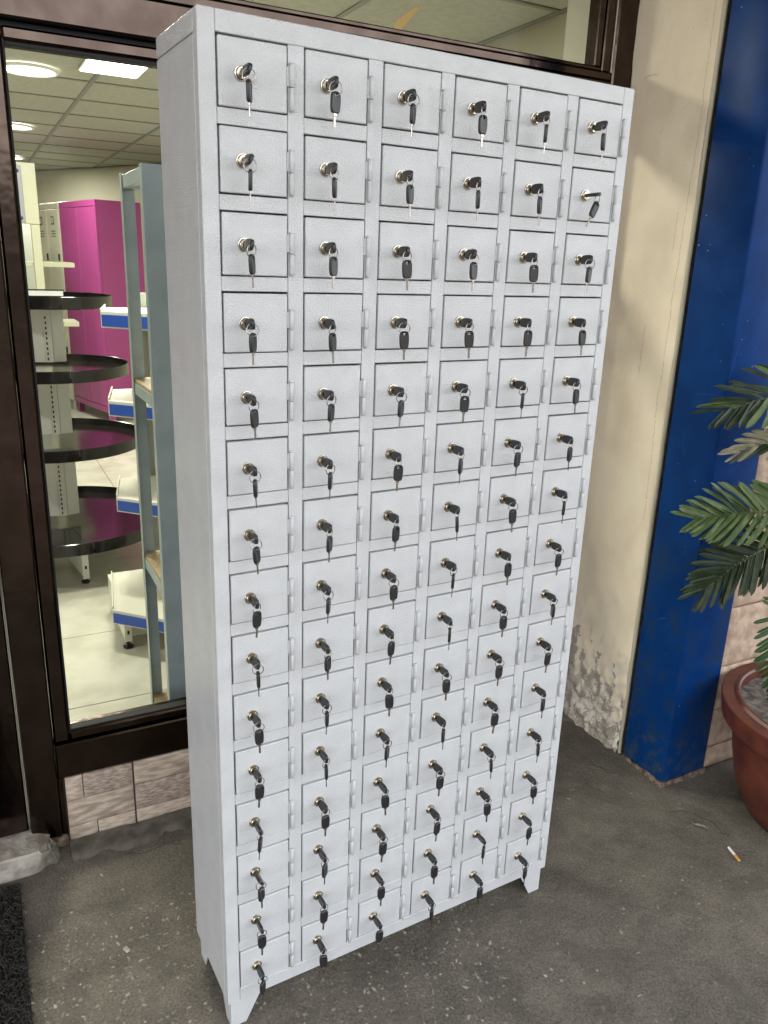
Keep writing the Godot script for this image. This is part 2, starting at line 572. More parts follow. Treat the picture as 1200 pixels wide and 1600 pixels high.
func make_shop_front():
	# aluminium shop front, one thing
	var t := thing("shop_front", "dark brown aluminium shop window frame with a transom light above the cabinet", "window", Vector3(0, 0, WZ))
	var A: Material = M.brown_aluminium
	var zb := -0.09
	pbox("post", Vector3(-0.312, 0.0, zb), Vector3(-0.238, 2.66, 0.0), A, t, 0.004)
	pbox("post", Vector3(1.352, 0.0, zb), Vector3(1.46, 2.66, 0.0), A, t, 0.004)
	pbox("post_foot", Vector3(-0.2375, 0.0, zb), Vector3(-0.2235, 0.1985, -0.002), A, t, 0.002)
	pbox("gap_seal", Vector3(-0.237, 1.9185, -0.07), Vector3(1.351, 1.9305, -0.03), M.rubber_seal, t, 0.001)
	pbox("bottom_rail", Vector3(-0.237, 0.199, zb), Vector3(1.351, 0.297, -0.001), A, t, 0.004)
	pbox("head_rail", Vector3(-0.237, 1.931, zb), Vector3(1.351, 2.0025, -0.001), A, t, 0.003)
	pbox("transom_rail", Vector3(-0.237, 2.0035, zb), Vector3(1.3505, 2.024, -0.003), A, t, 0.003)
	pbox("top_rail", Vector3(-0.237, 2.59, zb), Vector3(1.351, 2.66, -0.001), A, t, 0.003)
	# lower sash
	var sash := [[Vector3(-0.2365, 0.299, -0.07), Vector3(-0.199, 1.918, -0.012)], [Vector3(1.312, 0.299, -0.07), Vector3(1.3495, 1.918, -0.012)], [Vector3(-0.1985, 0.299, -0.07), Vector3(1.3115, 0.324, -0.012)], [Vector3(-0.1985, 1.892, -0.07), Vector3(1.3115, 1.918, -0.012)]]
	for s in sash:
		pbox("sash_bar", s[0], s[1], A, t, 0.005)
	# glazing beads and seals
	for s in [[Vector3(-0.1985, 0.3245, -0.045), Vector3(-0.194, 1.8915, -0.016)], [Vector3(-0.1935, 0.3245, -0.045), Vector3(1.3115, 0.329, -0.018)], [Vector3(-0.1935, 1.8835, -0.045), Vector3(1.3115, 1.8915, -0.018)]]:
		pbox("seal", s[0], s[1], M.rubber_seal, t, 0.001)
	# transom sash
	for s in [[Vector3(-0.2365, 2.0245, -0.07), Vector3(-0.19, 2.589, -0.008)], [Vector3(1.318, 2.0245, -0.07), Vector3(1.346, 2.589, -0.008)], [Vector3(-0.1895, 2.0245, -0.07), Vector3(1.3175, 2.036, -0.008)], [Vector3(-0.1895, 2.56, -0.07), Vector3(1.3175, 2.589, -0.008)]]:
		pbox("transom_sash", s[0], s[1], A, t, 0.003)
	pbox("bead", Vector3(1.295, 2.036, -0.06), Vector3(1.3175, 2.56, -0.014), A, t, 0.003)
	pbox("edge_strip", Vector3(1.3465, 2.0245, -0.02), Vector3(1.3513, 2.589, -0.004), M.raw_aluminium, t, 0.0005)
	var p := pbox("pane", Vector3(-0.196, 0.322, -0.039), Vector3(1.314, 1.894, -0.034), M.glass, t, 0.0005)
	p.set_meta("label", "tall clear window pane")
	pbox("pane", Vector3(-0.192, 2.034, -0.039), Vector3(1.30, 2.563, -0.034), M.glass, t, 0.0005)
	# door to the left
	var d := thing("shop_door", "dark brown shop door leaf at the far left edge above the marble step", "door", Vector3(0, 0, WZ))
	pbox("leaf", Vector3(-1.18, 0.066, -0.05), Vector3(-0.3165, 2.02, -0.004), A, d, 0.004)
	pbox("seal", Vector3(-0.3162, 0.066, -0.03), Vector3(-0.3124, 2.02, -0.008), M.dull_seal, d, 0.0005)
	pbox("handle", Vector3(-1.10, 0.95, -0.004), Vector3(-1.07, 1.25, 0.04), M.raw_aluminium, d, 0.006)
	pbox("jamb", Vector3(-1.28, 0.0, -0.09), Vector3(-1.182, 2.66, 0.0), A, d, 0.004)
	pbox("head", Vector3(-1.181, 2.022, -0.09), Vector3(-0.3125, 2.66, -0.001), A, d, 0.004)
	# wall around
	struct("wall_over_window", box(Vector3(-4.5, 2.662, WZ - 0.14), Vector3(3.6, 3.2, WZ - 0.005), 0.003), M.soffit_paint)
	struct("wall_left", box(Vector3(-4.5, 0.0, WZ - 0.14), Vector3(-1.283, 2.66, WZ - 0.005), 0.003), M.soffit_paint)
	struct("wall_right", box(Vector3(1.4605, 0.0, WZ - 0.14), Vector3(3.6, 2.66, WZ - 0.02), 0.003), M.soffit_paint)
	# stone-faced plinth under the window
	var b := thing("stone_plinth", "low strip of beige split-face stone tiles under the shop window", "wall")
	pbox("backing", Vector3(-0.222, -0.02, WZ - 0.13), Vector3(1.46, 0.196, WZ - 0.012), M.grout, b, 0.001)
	var j := 0.0022
	var rows := [[-0.004, 0.0455], [0.0455, 0.125], [0.125, 0.1965]]
	var cuts := [[[-0.222, -0.150, 0], [-0.150, -0.052, 1], [-0.049, 0.16, 1], [0.163, 0.25, 0], [0.25, 0.42, 2]], [[-0.222, -0.052, 0], [-0.049, 0.16, 2], [0.163, 0.42, 0]], [[-0.222, -0.178, 1], [-0.178, -0.052, 2], [-0.049, 0.12, 0], [0.12, 0.30, 2], [0.303, 0.42, 1]]]
	rng.seed = 5
	for r in 3:
		for rep in 3:
			for c in cuts[r]:
				var xa: float = c[0] + rep * 0.645
				var xb: float = c[1] + rep * 0.645
				if xa > 1.4:
					continue
				xb = minf(xb, 1.42)
				var mm: Material = M["stone_%d" % c[2]]
				var o := part("stone", stone(xb - xa - j, rows[r][1] - rows[r][0] - j, 0.006, rng.randi()), mm, b, Vector3((xa + xb) * 0.5, (rows[r][0] + rows[r][1]) * 0.5, WZ - 0.008 + rng.randf_range(0.0, 0.0016)))
				o.rotation.z = rng.randf_range(-0.002, 0.002)
	# bottom block of the door frame and its exposed masonry
	var s := thing("marble_step", "worn white marble door step with a broken end at the far left", "step")
	step_mesh(s)
	var rb := MB.new()
	rb.cbox(Vector3(-0.30, 0.0, WZ - 0.08), Vector3(-0.224, 0.03, WZ + 0.012), 0.006)
	struct("masonry_patch", rb.done(), M.rust)


# a slab with an uneven face towards +z, centred in x and y
func stone(w: float, h: float, depth: float, s: int) -> ArrayMesh:
	var g := MB.new()
	g.smooth = true
	var n := noise(s % 1000, 30.0, 4)
	var nx := maxi(4, int(w / 0.012))
	var ny := maxi(3, int(h / 0.012))
	var pt := func(i, k):
		var x := (float(i) / nx - 0.5) * w
		var y := (float(k) / ny - 0.5) * h
		var e := minf(minf(i, nx - i), minf(k, ny - k))
		var z := depth + n.get_noise_2d(x, y) * depth * 0.35
		if e < 1:
			z = depth * 0.4
		return Vector3(x, y, z)
	for i in nx:
		for k in ny:
			g.quad(pt.call(i, k), pt.call(i + 1, k), pt.call(i + 1, k + 1), pt.call(i, k + 1), Vector3.BACK)
	g.smooth = false
	for q in [[0, -1], [0, 1], [1, -1], [1, 1]]:
		var a := Vector3(-w / 2, q[1] * h / 2, 0) if q[0] == 0 else Vector3(q[1] * w / 2, -h / 2, 0)
		var c := Vector3(w / 2, q[1] * h / 2, 0) if q[0] == 0 else Vector3(q[1] * w / 2, h / 2, 0)
		var z := Vector3(0, 0, depth * 0.4)
		var bk := Vector3(0, 0, -0.004)
		g.quad(a + bk, c + bk, c + z, a + z, a + c)
	return g.done()


func step_mesh(s: Node3D):
	var g := MB.new()
	var n := noise(131, 25.0, 3)
	var rings := []
	var cs := []
	for i in 26:
		var x := lerpf(-1.3, -0.275, pow(float(i) / 25, 0.6))
		var e := clampf((x + 0.315) / 0.04, 0.0, 1.0)
		var ring := []
		var top := 0.060 - e * e * 0.018
		var fz := WZ + 0.080 - e * e * 0.030
		for p in [Vector2(0.0, -0.1), Vector2(1.0, -0.1), Vector2(1.02, 0.45), Vector2(1.0, 0.93), Vector2(0.96, 1.0), Vector2(0.5, 1.0), Vector2(0.0, 1.0)]:
			var k := 0.0012 + e * 0.007
			ring.append(Vector3(x + n.get_noise_2d(p.x * 3.0, p.y * 3.0) * 0.02 * e, p.y * top + n.get_noise_2d(x * 2.0, p.x * 2.0 + 4.0) * k, lerpf(WZ - 0.02, fz, p.x) + n.get_noise_2d(x * 2.0, 9.0 + p.y) * k * p.x))
		rings.append(ring)
		cs.append(Vector3(x, 0.025, WZ + 0.02))
	g.ring_loft(rings, cs)
	part("slab", g.done(), M.marble, s)
	g = MB.new()
	var m := noise(133, 40.0, 3)
	var c := Vector3(-0.272, 0.02, WZ + 0.035)
	var ico := []
	for k in 4:
		var ring := []
		for a in 8:
			var an := TAU * a / 8.0 + k * 0.3
			var rr: float = [0.034, 0.036, 0.026, 0.008][k] * (1.0 + m.get_noise_2d(a * 0.4, k * 0.9) * 0.8)
			ring.append(Vector3(c.x + cos(an) * rr * 0.62, [-0.008, 0.016, 0.036, 0.05][k] + m.get_noise_2d(a * 0.7, 3.0 + k) * 0.012, c.z + sin(an) * rr))
		ico.append(ring)
	g.ring_loft(ico, [c, c, c + Vector3(0, 0.01, 0), c + Vector3(0, 0.02, 0)])
	part("broken_end", g.done(), M.grey_lump, s)


func pier_material() -> StandardMaterial3D:
	# cream distemper, bare damp plaster breaking through near the ground; u along z (0.4 m), v up (3.2 m)
	var w := 256
	var h := 2048
	var a := noise(141, 0.02, 5).get_image(w, h)
	var b := noise(142, 0.006, 4).get_image(w, h)
	var f := noise(143, 0.15, 3).get_image(w, h)
	for i in [a, b, f]:
		i.convert(Image.FORMAT_L8)
	var da := a.get_data()
	var db := b.get_data()
	var df := f.get_data()
	var out := PackedByteArray()
	out.resize(w * h * 3)
	var cream := lin(0.74, 0.64, 0.50)
	var stained := lin(0.66, 0.56, 0.43)
	var chalk := lin(0.64, 0.59, 0.51)
	var bare := lin(0.27, 0.235, 0.195)
	for y in h:
		var up := (1.0 - (y + 0.5) / h) * 3.2
		for x in w:
			var k := y * w + x
			var n1 := da[k] / 255.0
			var n2 := db[k] / 255.0
			var n3 := df[k] / 255.0
			var c := cream.lerp(stained, clampf((n2 - 0.5) * 1.6 + 0.35 + (n3 - 0.5) * 0.25, 0.0, 1.0))
			# edge of the peeled zone rises towards the back of the pier
			var back := 1.0 - float(x) / w
			var edge := 0.16 + back * 0.20 + (n1 - 0.5) * 0.42
			if up < edge + 0.02:
				c = c.lerp(chalk, 0.55)
			if up < edge - 0.05:
				var t := clampf((n1 + n3 * 0.6 - 0.78) * 9.0, 0.0, 1.0)
				c = chalk.lerp(bare, t * 0.85)
				if n2 > 0.56:
					c = c.lerp(bare, 0.5)
			out[k * 3] = int(c.r * 255.0)
			out[k * 3 + 1] = int(c.g * 255.0)
			out[k * 3 + 2] = int(c.b * 255.0)
	var pim := Image.create_from_data(w, h, false, Image.FORMAT_RGB8, out)
	rng.seed = 515
	for q in [[236, 40, 1500, 1], [214, 150, 60, 0], [150, 1180, 90, 1], [90, 760, 46, 0], [205, 980, 70, 1]]:
		var cx := float(q[0])
		var cy := float(q[1])
		for st in int(q[2]):
			if q[3] == 1:
				cy += 1.0
				cx += rng.randf_range(-0.5, 0.5)
			else:
				cx -= 1.0
				cy += rng.randf_range(-0.9, 1.1)
			if cx > 1 and cx < w - 1 and cy > 1 and cy < h - 1 and rng.randf() < 0.8:
				pim.set_pixel(int(cx), int(cy), pim.get_pixel(int(cx), int(cy)).lerp(lin(0.16, 0.12, 0.08), 0.7))
	for k in 160:
		var px := rng.randi_range(2, w - 4)
		var py := rng.randi_range(200, h - 10)
		pim.set_pixel(px, py, lin(0.22, 0.18, 0.13))
		if rng.randf() < 0.4:
			pim.set_pixel(px, py + 1, lin(0.3, 0.25, 0.18))
	var m := mat("peeling_distemper", Color.WHITE, 0.85)
	m.albedo_texture = ImageTexture.create_from_image(pim)
	return m


func blue_material() -> StandardMaterial3D:
	# gloss paint with scratches, smudges and splashed dirt near the ground; 0.7 m round, 3.2 m high
	var w := 512
	var h := 2048
	var a := noise(301, 0.012, 4).get_image(w, h)
	var b := noise(302, 0.03, 5).get_image(w, h)
	var f := noise(303, 0.25, 3).get_image(w, h)
	for i in [a, b, f]:
		i.convert(Image.FORMAT_L8)
	var da := a.get_data()
	var db := b.get_data()
	var df := f.get_data()
	var out := PackedByteArray()
	out.resize(w * h * 3)
	var c0 := lin(0.0018, 0.026, 0.118)
	var c1 := lin(0.0030, 0.038, 0.165)
	var dull := lin(0.016, 0.030, 0.075)
	var dirt := lin(0.10, 0.088, 0.070)
	for y in h:
		var up := (1.0 - (y + 0.5) / h) * 3.2
		for x in w:
			var k := y * w + x
			var n1 := da[k] / 255.0
			var n2 := db[k] / 255.0
			var n3 := df[k] / 255.0
			var c := c0.lerp(c1, clampf(0.5 + (n1 - 0.5) * 1.2 + (n3 - 0.5) * 0.3, 0.0, 1.0))
			if up < 0.75:
				c = c.lerp(dull, clampf((n1 * 0.6 + n2 * 0.4 - 0.48) * 4.0, 0.0, 0.6))
			if up < 0.16:
				c = c.lerp(dirt, clampf((n2 * 0.6 + n3 * 0.4 - 0.40 - up * 1.2) * 3.0, 0.0, 0.32))
			out[k * 3] = int(c.r * 255.0)
			out[k * 3 + 1] = int(c.g * 255.0)
			out[k * 3 + 2] = int(c.b * 255.0)
	var im := Image.create_from_data(w, h, false, Image.FORMAT_RGB8, out)
	rng.seed = 3031
	for k in 190:
		var x := rng.randf() * w
		var y := h * (0.35 + 0.65 * pow(rng.randf(), 0.7))
		var an := rng.randf_range(-1.9, 1.9)
		var ln := 3.0 + pow(rng.randf(), 2.5) * 70.0
		var st := rng.randf_range(0.12, 0.5)
		for q in int(ln):
			var px := int(x + cos(an) * q * 0.7)
			var py := int(y + sin(an) * q)
			if px >= 0 and px < w and py >= 0 and py < h:
				im.set_pixel(px, py, im.get_pixel(px, py).lerp(lin(0.12, 0.17, 0.27), st))
	for k in 60:
		var px := rng.randi_range(2, w - 4)
		var py := int(h * rng.randf_range(0.3, 0.99))
		im.fill_rect(Rect2i(px, py, rng.randi_range(1, 3), rng.randi_range(1, 2)), lin(0.35, 0.36, 0.38))
	var m := mat("scuffed_blue_paint", Color.WHITE, 0.36, 0.0, 0.22)
	m.albedo_texture = ImageTexture.create_from_image(im)
	return m


func make_pier():
	var t := thing("plastered_pier", "cream plastered pier with peeling damp base between the shop window and blue column", "pillar")
	var g := MB.new()
	g.smooth = true
	var n := noise(151, 8.0, 5)
	var n2 := noise(152, 30.0, 4)
	var za := -0.706
	var zb := -0.408
	var H := 3.2
	var pt := func(i, k):
		var z := lerpf(za, zb, float(i) / 40)
		var y := pow(float(k) / 200, 1.6) * H
		var d := n.get_noise_2d(z, y) * 0.003
		d += clampf(1.0 - y / 0.42, 0.0, 1.0) * (n2.get_noise_2d(z, y) * 0.011 + n.get_noise_2d(z * 3.0, y * 3.0) * 0.012)
		var out := clampf((0.07 - y) / 0.07, 0.0, 1.0) * 0.012
		if i == 40:
			d += 0.004
		return Vector3(1.42 + d - out, y, z)
	for i in 40:
		for k in 200:
			var u := []
			for q in [[i, k], [i + 1, k], [i + 1, k + 1], [i, k + 1]]:
				u.append(Vector2(float(q[0]) / 40, 1.0 - pow(float(q[1]) / 200, 1.6)))
			g.quad(pt.call(i, k), pt.call(i + 1, k), pt.call(i + 1, k + 1), pt.call(i, k + 1), Vector3.LEFT, u)
	part("painted_face", g.done(), pier_material(), t)
	pbox("core", Vector3(1.434, 0.0, -0.70), Vector3(1.74, 3.2, -0.41), M.cement, t, 0.004)
	g = MB.new()
	g.smooth = true
	var path := []
	for k in 60:
		var y := 3.2 * k / 59.0
		path.append(Vector3(1.4255 + n.get_noise_1d(y * 2.0) * 0.002, y, -0.4085 + n.get_noise_1d(y * 3.0 + 7.0) * 0.002))
	g.tube(path, 0.0062, 8)
	part("edge_bead", g.done(), mat("plaster_edge", lin(0.42, 0.38, 0.28), 0.7), t)
	g = MB.new()
	g.smooth = true
	path = []
	for k in 120:
		var y := 0.3 + 2.9 * k / 119.0
		path.append(Vector3(1.4245, y, -0.6985 + n2.get_noise_1d(y * 4.0) * 0.004))
	g.tube(path, 0.0055, 6)
	part("plaster_joint", g.done(), mat("bare_plaster", lin(0.62, 0.58, 0.44), 0.85), t)
	# blue steel column
	var c := thing("steel_column", "glossy blue painted square steel column with rusty base", "column", Vector3(1.42, 0, -0.22))
	g = MB.new()
	g.smooth = true
	# rounded corners; u runs round the section from the back of the left face, v up
	var sec := []
	for cc in [[0.006, -0.162, PI, PI * 1.5], [0.006, -0.006, PI, PI * 0.5], [0.176, -0.006, PI * 0.5, 0.0], [0.176, -0.162, 0.0, -PI * 0.5]]:
		for k in 4:
			var a := lerpf(cc[2], cc[3], k / 3.0)
			sec.append(Vector2(cc[0] + cos(a) * 0.006, cc[1] + sin(a) * 0.006))
		if sec.size() == 4:
			sec.reverse()
	var uu := [0.0]
	for k in range(1, sec.size() + 1):
		uu.append(uu[-1] + (sec[k % sec.size()] - sec[k - 1]).length())
	for k in sec.size():
		var a: Vector2 = sec[k]
		var b: Vector2 = sec[(k + 1) % sec.size()]
		var o := (a + b) * 0.5 - Vector2(0.091, -0.084)
		g.group = 1
		g.quad(Vector3(a.x, 0.009, a.y), Vector3(b.x, 0.009, b.y), Vector3(b.x, 3.2, b.y), Vector3(a.x, 3.2, a.y), Vector3(o.x, 0, o.y), [Vector2(uu[k] / 0.7, 1.0), Vector2(uu[k + 1] / 0.7, 1.0), Vector2(uu[k + 1] / 0.7, 0.0), Vector2(uu[k] / 0.7, 0.0)])
	part("shaft", g.done(), blue_material(), c)
	g = MB.new()
	g.smooth = true
	var bn := noise(155, 18.0, 3)
	var rings := []
	for k in 3:
		var ring := []
		for s in 40:
			var f := s / 10.0
			var sd := int(f)
			var q := f - sd
			var lo := Vector2(-0.003, -0.171)
			var hi := Vector2(0.185, 0.003)
			var p: Vector2 = [Vector2(lerpf(lo.x, hi.x, q), hi.y), Vector2(hi.x, lerpf(hi.y, lo.y, q)), Vector2(lerpf(hi.x, lo.x, q), lo.y), Vector2(lo.x, lerpf(lo.y, hi.y, q))][sd]
			var grow: float = [1.035, 1.012, 0.985][k]
			var ctr := Vector2(0.091, -0.084)
			p = ctr + (p - ctr) * grow
			ring.append(Vector3(p.x, [-0.004, 0.004, 0.012][k] + (bn.get_noise_2d(p.x, p.y) * 0.010 if k > 0 else 0.0), p.y))
		rings.append(ring)
	g.ring_loft(rings, [Vector3(0.091, -0.004, -0.084), Vector3(0.091, 0.008, -0.084), Vector3(0.091, 0.02, -0.084)])
	part("rusty_foot", g.done(), M.rust, c)
	# stone clad wall beyond the column
	var s := thing("stone_wall", "tan stone clad wall behind the flower pot beside the blue column", "wall")
	pbox("backing", Vector3(1.606, 0.0, -0.40), Vector3(3.0, 3.2, -0.236), M.grout, s, 0.002)
	var ys := [0.0, 0.075, 0.21, 0.36, 0.555, 0.83, 1.11, 1.40, 1.68, 1.95, 2.25]
	rng.seed = 9
	for r in ys.size() - 1:
		var x := 1.607
		while x < 2.5:
			var wd := rng.randf_range(0.22, 0.42)
			part("stone", stone(wd - 0.004, ys[r + 1] - ys[r] - 0.004, 0.014, rng.randi()), M.warm_stone, s, Vector3(x + wd / 2, (ys[r] + ys[r + 1]) / 2, -0.238 + rng.randf_range(0.0, 0.003)))
			x += wd


func make_surroundings():
	# roof over the pavement, and the street beyond
	struct("canopy_roof", box(Vector3(-4.5, 3.2, WZ - 0.14), Vector3(3.6, 3.35, 2.3), 0.01), M.soffit_paint)
	var w := thing("street_wall", "long weathered wall across the street behind the viewer", "wall")
	pbox("masonry", Vector3(-30, 0, 13), Vector3(30, 2.6, 13.3), M.street_wall, w, 0.01)
	pbox("coping", Vector3(-30, 2.601, 12.96), Vector3(30, 2.72, 13.34), M.cement, w, 0.01)


# ---------------------------------------------------------------- cabinet
func door_mesh() -> ArrayMesh:
	var g := MB.new()
	g.cbox(Vector3(-OW / 2 + 0.0027, -OH / 2 + 0.0021, -0.0135), Vector3(OW / 2 - 0.0022, OH / 2 - 0.0027, 0.0012), 0.0013)
	return g.done()


func cab_xf() -> Transform3D:
	return Transform3D(Basis(Vector3.UP, deg_to_rad(CAB_TURN)), Vector3.ZERO)


func foot_mesh(sx: float, sz: float) -> ArrayMesh:
	# folded sheet corner: a plate along x and a plate along z, both tapering downwards
	var g := MB.new()
	var t := 0.0022
	var a := [Vector2(0, 0), Vector2(sx * 0.032, 0), Vector2(sx * 0.066, CBOT), Vector2(0, CBOT)]
	g.prism(a, -t * sz, 0.0)
	for q in [[0, 1]]:
		var z := [Vector3(0, 0, -t * sz), Vector3(0, 0, -sz * 0.030), Vector3(0, CBOT, -sz * 0.062), Vector3(0, CBOT, -t * sz)]
		var off := Vector3(sx * t, 0, 0)
		g.quad(z[0], z[1], z[2], z[3], -off)
		g.quad(z[0] + off, z[1] + off, z[2] + off, z[3] + off, off)
		g.quad(z[0], z[1], z[1] + off, z[0] + off, Vector3.DOWN)
		g.quad(z[1], z[2], z[2] + off, z[1] + off, Vector3(0, -0.3, -sz))
	return g.done()


func make_cabinet():
	var P: Material = M.grey_powder_coat
	var t := thing("locker_cabinet", "tall light grey steel cabinet of ninety small locker doors with keys", "locker cabinet", Vector3.ZERO, deg_to_rad(CAB_TURN))
	var fd := -0.02
	pbox("stile", Vector3(0, CBOT, fd), Vector3(LM, CTOP, 0), P, t, 0.0014)
	pbox("stile", Vector3(LM + 5 * PX + OW, CBOT, fd), Vector3(CW, CTOP, 0), P, t, 0.0014)
	pbox("head_rail", Vector3(LM + 0.0003, CTOP - TM, fd), Vector3(LM + 5 * PX + OW - 0.0003, CTOP - 0.0002, -0.0002), P, t, 0.001)
	var by := CTOP - TM - 14 * PY - OH
	pbox("bottom_rail", Vector3(LM + 0.0003, CBOT, fd), Vector3(LM + 5 * PX + OW - 0.0003, by, -0.0002), P, t, 0.001)
	for c in 5:
		var x := LM + c * PX + OW
		pbox("upright", Vector3(x, by + 0.0003, fd), Vector3(x + PX - OW, CTOP - TM - 0.0003, -0.0004), P, t, 0.0008)
	for c in 6:
		for r in 14:
			var x := LM + c * PX
			var y := CTOP - TM - r * PY - OH
			pbox("crossbar", Vector3(x + 0.0004, y - (PY - OH), fd), Vector3(x + OW - 0.0004, y, -0.0012), P, t, 0.0009)
	# shell: side sheets with the lid's fold line, lid, floor, back
	for s in [0, 1]:
		var xa := 0.0 if s == 0 else CW - 0.002
		pbox("side_panel", Vector3(xa, CBOT, -CD), Vector3(xa + 0.002, CTOP - 0.0315, fd - 0.0003), P, t, 0.0008)
		pbox("side_lip", Vector3(xa, CTOP - 0.0290, -CD), Vector3(xa + 0.002, CTOP - 0.0003, fd - 0.0003), P, t, 0.0008)
		pbox("side_lining", Vector3(0.0023 if s == 0 else CW - 0.0040, CTOP - 0.06, -CD + 0.003), Vector3(0.004 if s == 0 else CW - 0.0023, CTOP - 0.004, fd - 0.002), P, t, 0.0002)
	pbox("lid", Vector3(0.0042, CTOP - 0.0025, -CD), Vector3(CW - 0.0042, CTOP, fd - 0.0003), P, t, 0.0008)
	pbox("floor_sheet", Vector3(0.0024, CBOT + 0.0005, -CD + 0.003), Vector3(CW - 0.0024, CBOT + 0.003, fd - 0.0003), P, t, 0.0008)
	pbox("back_panel", Vector3(0.0024, CBOT + 0.004, -CD), Vector3(CW - 0.0024, CTOP - 0.0032, -CD + 0.0015), P, t, 0.0005)
	for f in [[0.007, -0.006, 1.0, 1.0], [CW - 0.009, -0.006, -1.0, 1.0], [0.007, -CD + 0.003, 1.0, -1.0], [CW - 0.009, -CD + 0.003, -1.0, -1.0]]:
		part("foot", foot_mesh(f[2], f[3]), P, t, Vector3(f[0], 0.0, f[1]))
	# doors
	var dm := door_mesh()
	var g := MB.new()
	g.smooth = true
	for k in [[0.0, 0.0295], [0.0305, 0.060]]:
		g.group = 1 + int(k[0] * 100)
		g.lathe([Vector2(0.0, k[0]), Vector2(0.0030, k[0]), Vector2(0.0036, k[0] + 0.0007), Vector2(0.0036, k[1] - 0.0007), Vector2(0.0030, k[1]), Vector2(0.0, k[1])], 12)
	g.lathe([Vector2(0.0028, 0.060), Vector2(0.0040, 0.0608), Vector2(0.0040, 0.0618), Vector2(0.003, 0.0630), Vector2(0.0, 0.0634)], 12)
	g.lathe([Vector2(0.0, -0.0022), Vector2(0.0026, -0.0016), Vector2(0.0036, 0.0)], 12)
	var hinge := g.done()
	g = MB.new()
	g.smooth = true
	g.lathe([Vector2(0.0104, 0.0), Vector2(0.0104, 0.0022), Vector2(0.0098, 0.0032), Vector2(0.0088, 0.0034), Vector2(0.0082, 0.0026), Vector2(0.0080, 0.0)], 28, 0.0, TAU, true)
	var rim := g.done()
	g = MB.new()
	g.group = 1
	g.smooth = true
	g.lathe([Vector2(0.0079, 0.0), Vector2(0.0079, 0.0052), Vector2(0.0072, 0.0062), Vector2(0.0035, 0.0064), Vector2(0.0030, 0.0054)], 24, 0.0, TAU, true)
	var core := g.done()
	g = MB.new()
	g.cbox(Vector3(-0.0033, 0.0046, -0.0033), Vector3(0.0033, 0.0055, 0.0033), 0.0005)
	var slot := g.done()
	rng.seed = 2024
	for r in 15:
		for c in 6:
			var x := LM + c * PX + OW / 2
			var y := CTOP - TM - r * PY - OH / 2
			var d := part("door", dm, P, t, Vector3(x + rng.randf_range(-0.0004, 0.0004), y + rng.randf_range(-0.0004, 0.0004), rng.randf_range(-0.0006, 0.0006)))
			d.rotation.y = rng.randf_range(-0.006, 0.004)
			d.rotation.z = rng.randf_range(-0.003, 0.003)
			part("hinge", hinge, P, d, Vector3(OW / 2 + 0.0040, -OH / 2 + 0.006 + rng.randf_range(-0.001, 0.001), 0.0040))
			pbox("hinge_leaf", Vector3(OW / 2 - 0.0026, -OH / 2 + 0.038, -0.002), Vector3(OW / 2 + 0.0020, -OH / 2 + 0.064, 0.0018), P, d, 0.0004)
			var lock := Vector3(-OW / 2 + 0.0355, -0.0005, 0.0012)
			var rr := part("lock_rim", rim, M.nickel, d, lock)
			rr.rotation.x = PI / 2
			var cc := part("lock_cylinder", core, M.brass_core, d, lock)
			cc.rotation.x = PI / 2
			var ss := part("keyway", slot, M.dark_slot, d, lock)
			ss.rotation.x = PI / 2
	make_keys()


func key_bow() -> ArrayMesh:
	# flat plastic head with an eyelet; lies in xy, from the neck (y = 0) to the end (y = 0.027), 6 mm thick
	var g := MB.new()
	g.smooth = true
	var outl := []
	var half := [[0.0054, 0.0], [0.0074, 0.0028], [0.0082, 0.009], [0.0085, 0.016], [0.0082, 0.0225], [0.0070, 0.0268], [0.0038, 0.0286]]
	var ol := []
	for p in half:
		ol.append([p[0], p[1]])
	ol.append([0.0, 0.0290])
	for k in half.size():
		ol.append([-half[half.size() - 1 - k][0], half[half.size() - 1 - k][1]])
	for p in ol:
		outl.append(Vector2(p[0], p[1]))
	var hc := Vector2(0.0, 0.0240)
	var n := 45
	var rings := []
	var lv := [[0, 0.0, -0.0022], [1, 0.90, -0.0029], [1, 1.0, -0.0016], [1, 1.0, 0.0016], [1, 0.90, 0.0029], [0, 0.0, 0.0022]]
	for l in lv:
		var ring := []
		for k in n:
			var f := float(k) / n * outl.size()
			var a: Vector2 = outl[int(f) % outl.size()]
			var b: Vector2 = outl[(int(f) + 1) % outl.size()]
			var p := a.lerp(b, f - int(f))
			var q := p
			if l[0] == 0:
				var dir := (p - hc).normalized()
				q = hc + Vector2(dir.x * 0.0032, dir.y * 0.0021)
			else:
				var ctr := Vector2(0.0, 0.0145)
				q = ctr + (p - ctr) * l[1]
			ring.append(Vector3(q.x, q.y, l[2]))
		rings.append(ring)
	for i in lv.size():
		g.group = i
		var j := (i + 1) % lv.size()
		for k in n:
			var k2 := (k + 1) % n
			var out: Vector3 = Vector3(0, 0, lv[i][2] + lv[j][2])
			var mid: Vector3 = (rings[i][k] + rings[j][k2]) * 0.5
			if i == 5:
				out = Vector3(hc.x - mid.x, hc.y - mid.y, 0)
			elif i in [1, 2, 3]:
				out = Vector3(mid.x, mid.y - 0.0145, (lv[i][2] + lv[j][2]) * 2.0)
			g.quad(rings[i][k], rings[i][k2], rings[j][k2], rings[j][k], out)
	return g.done()


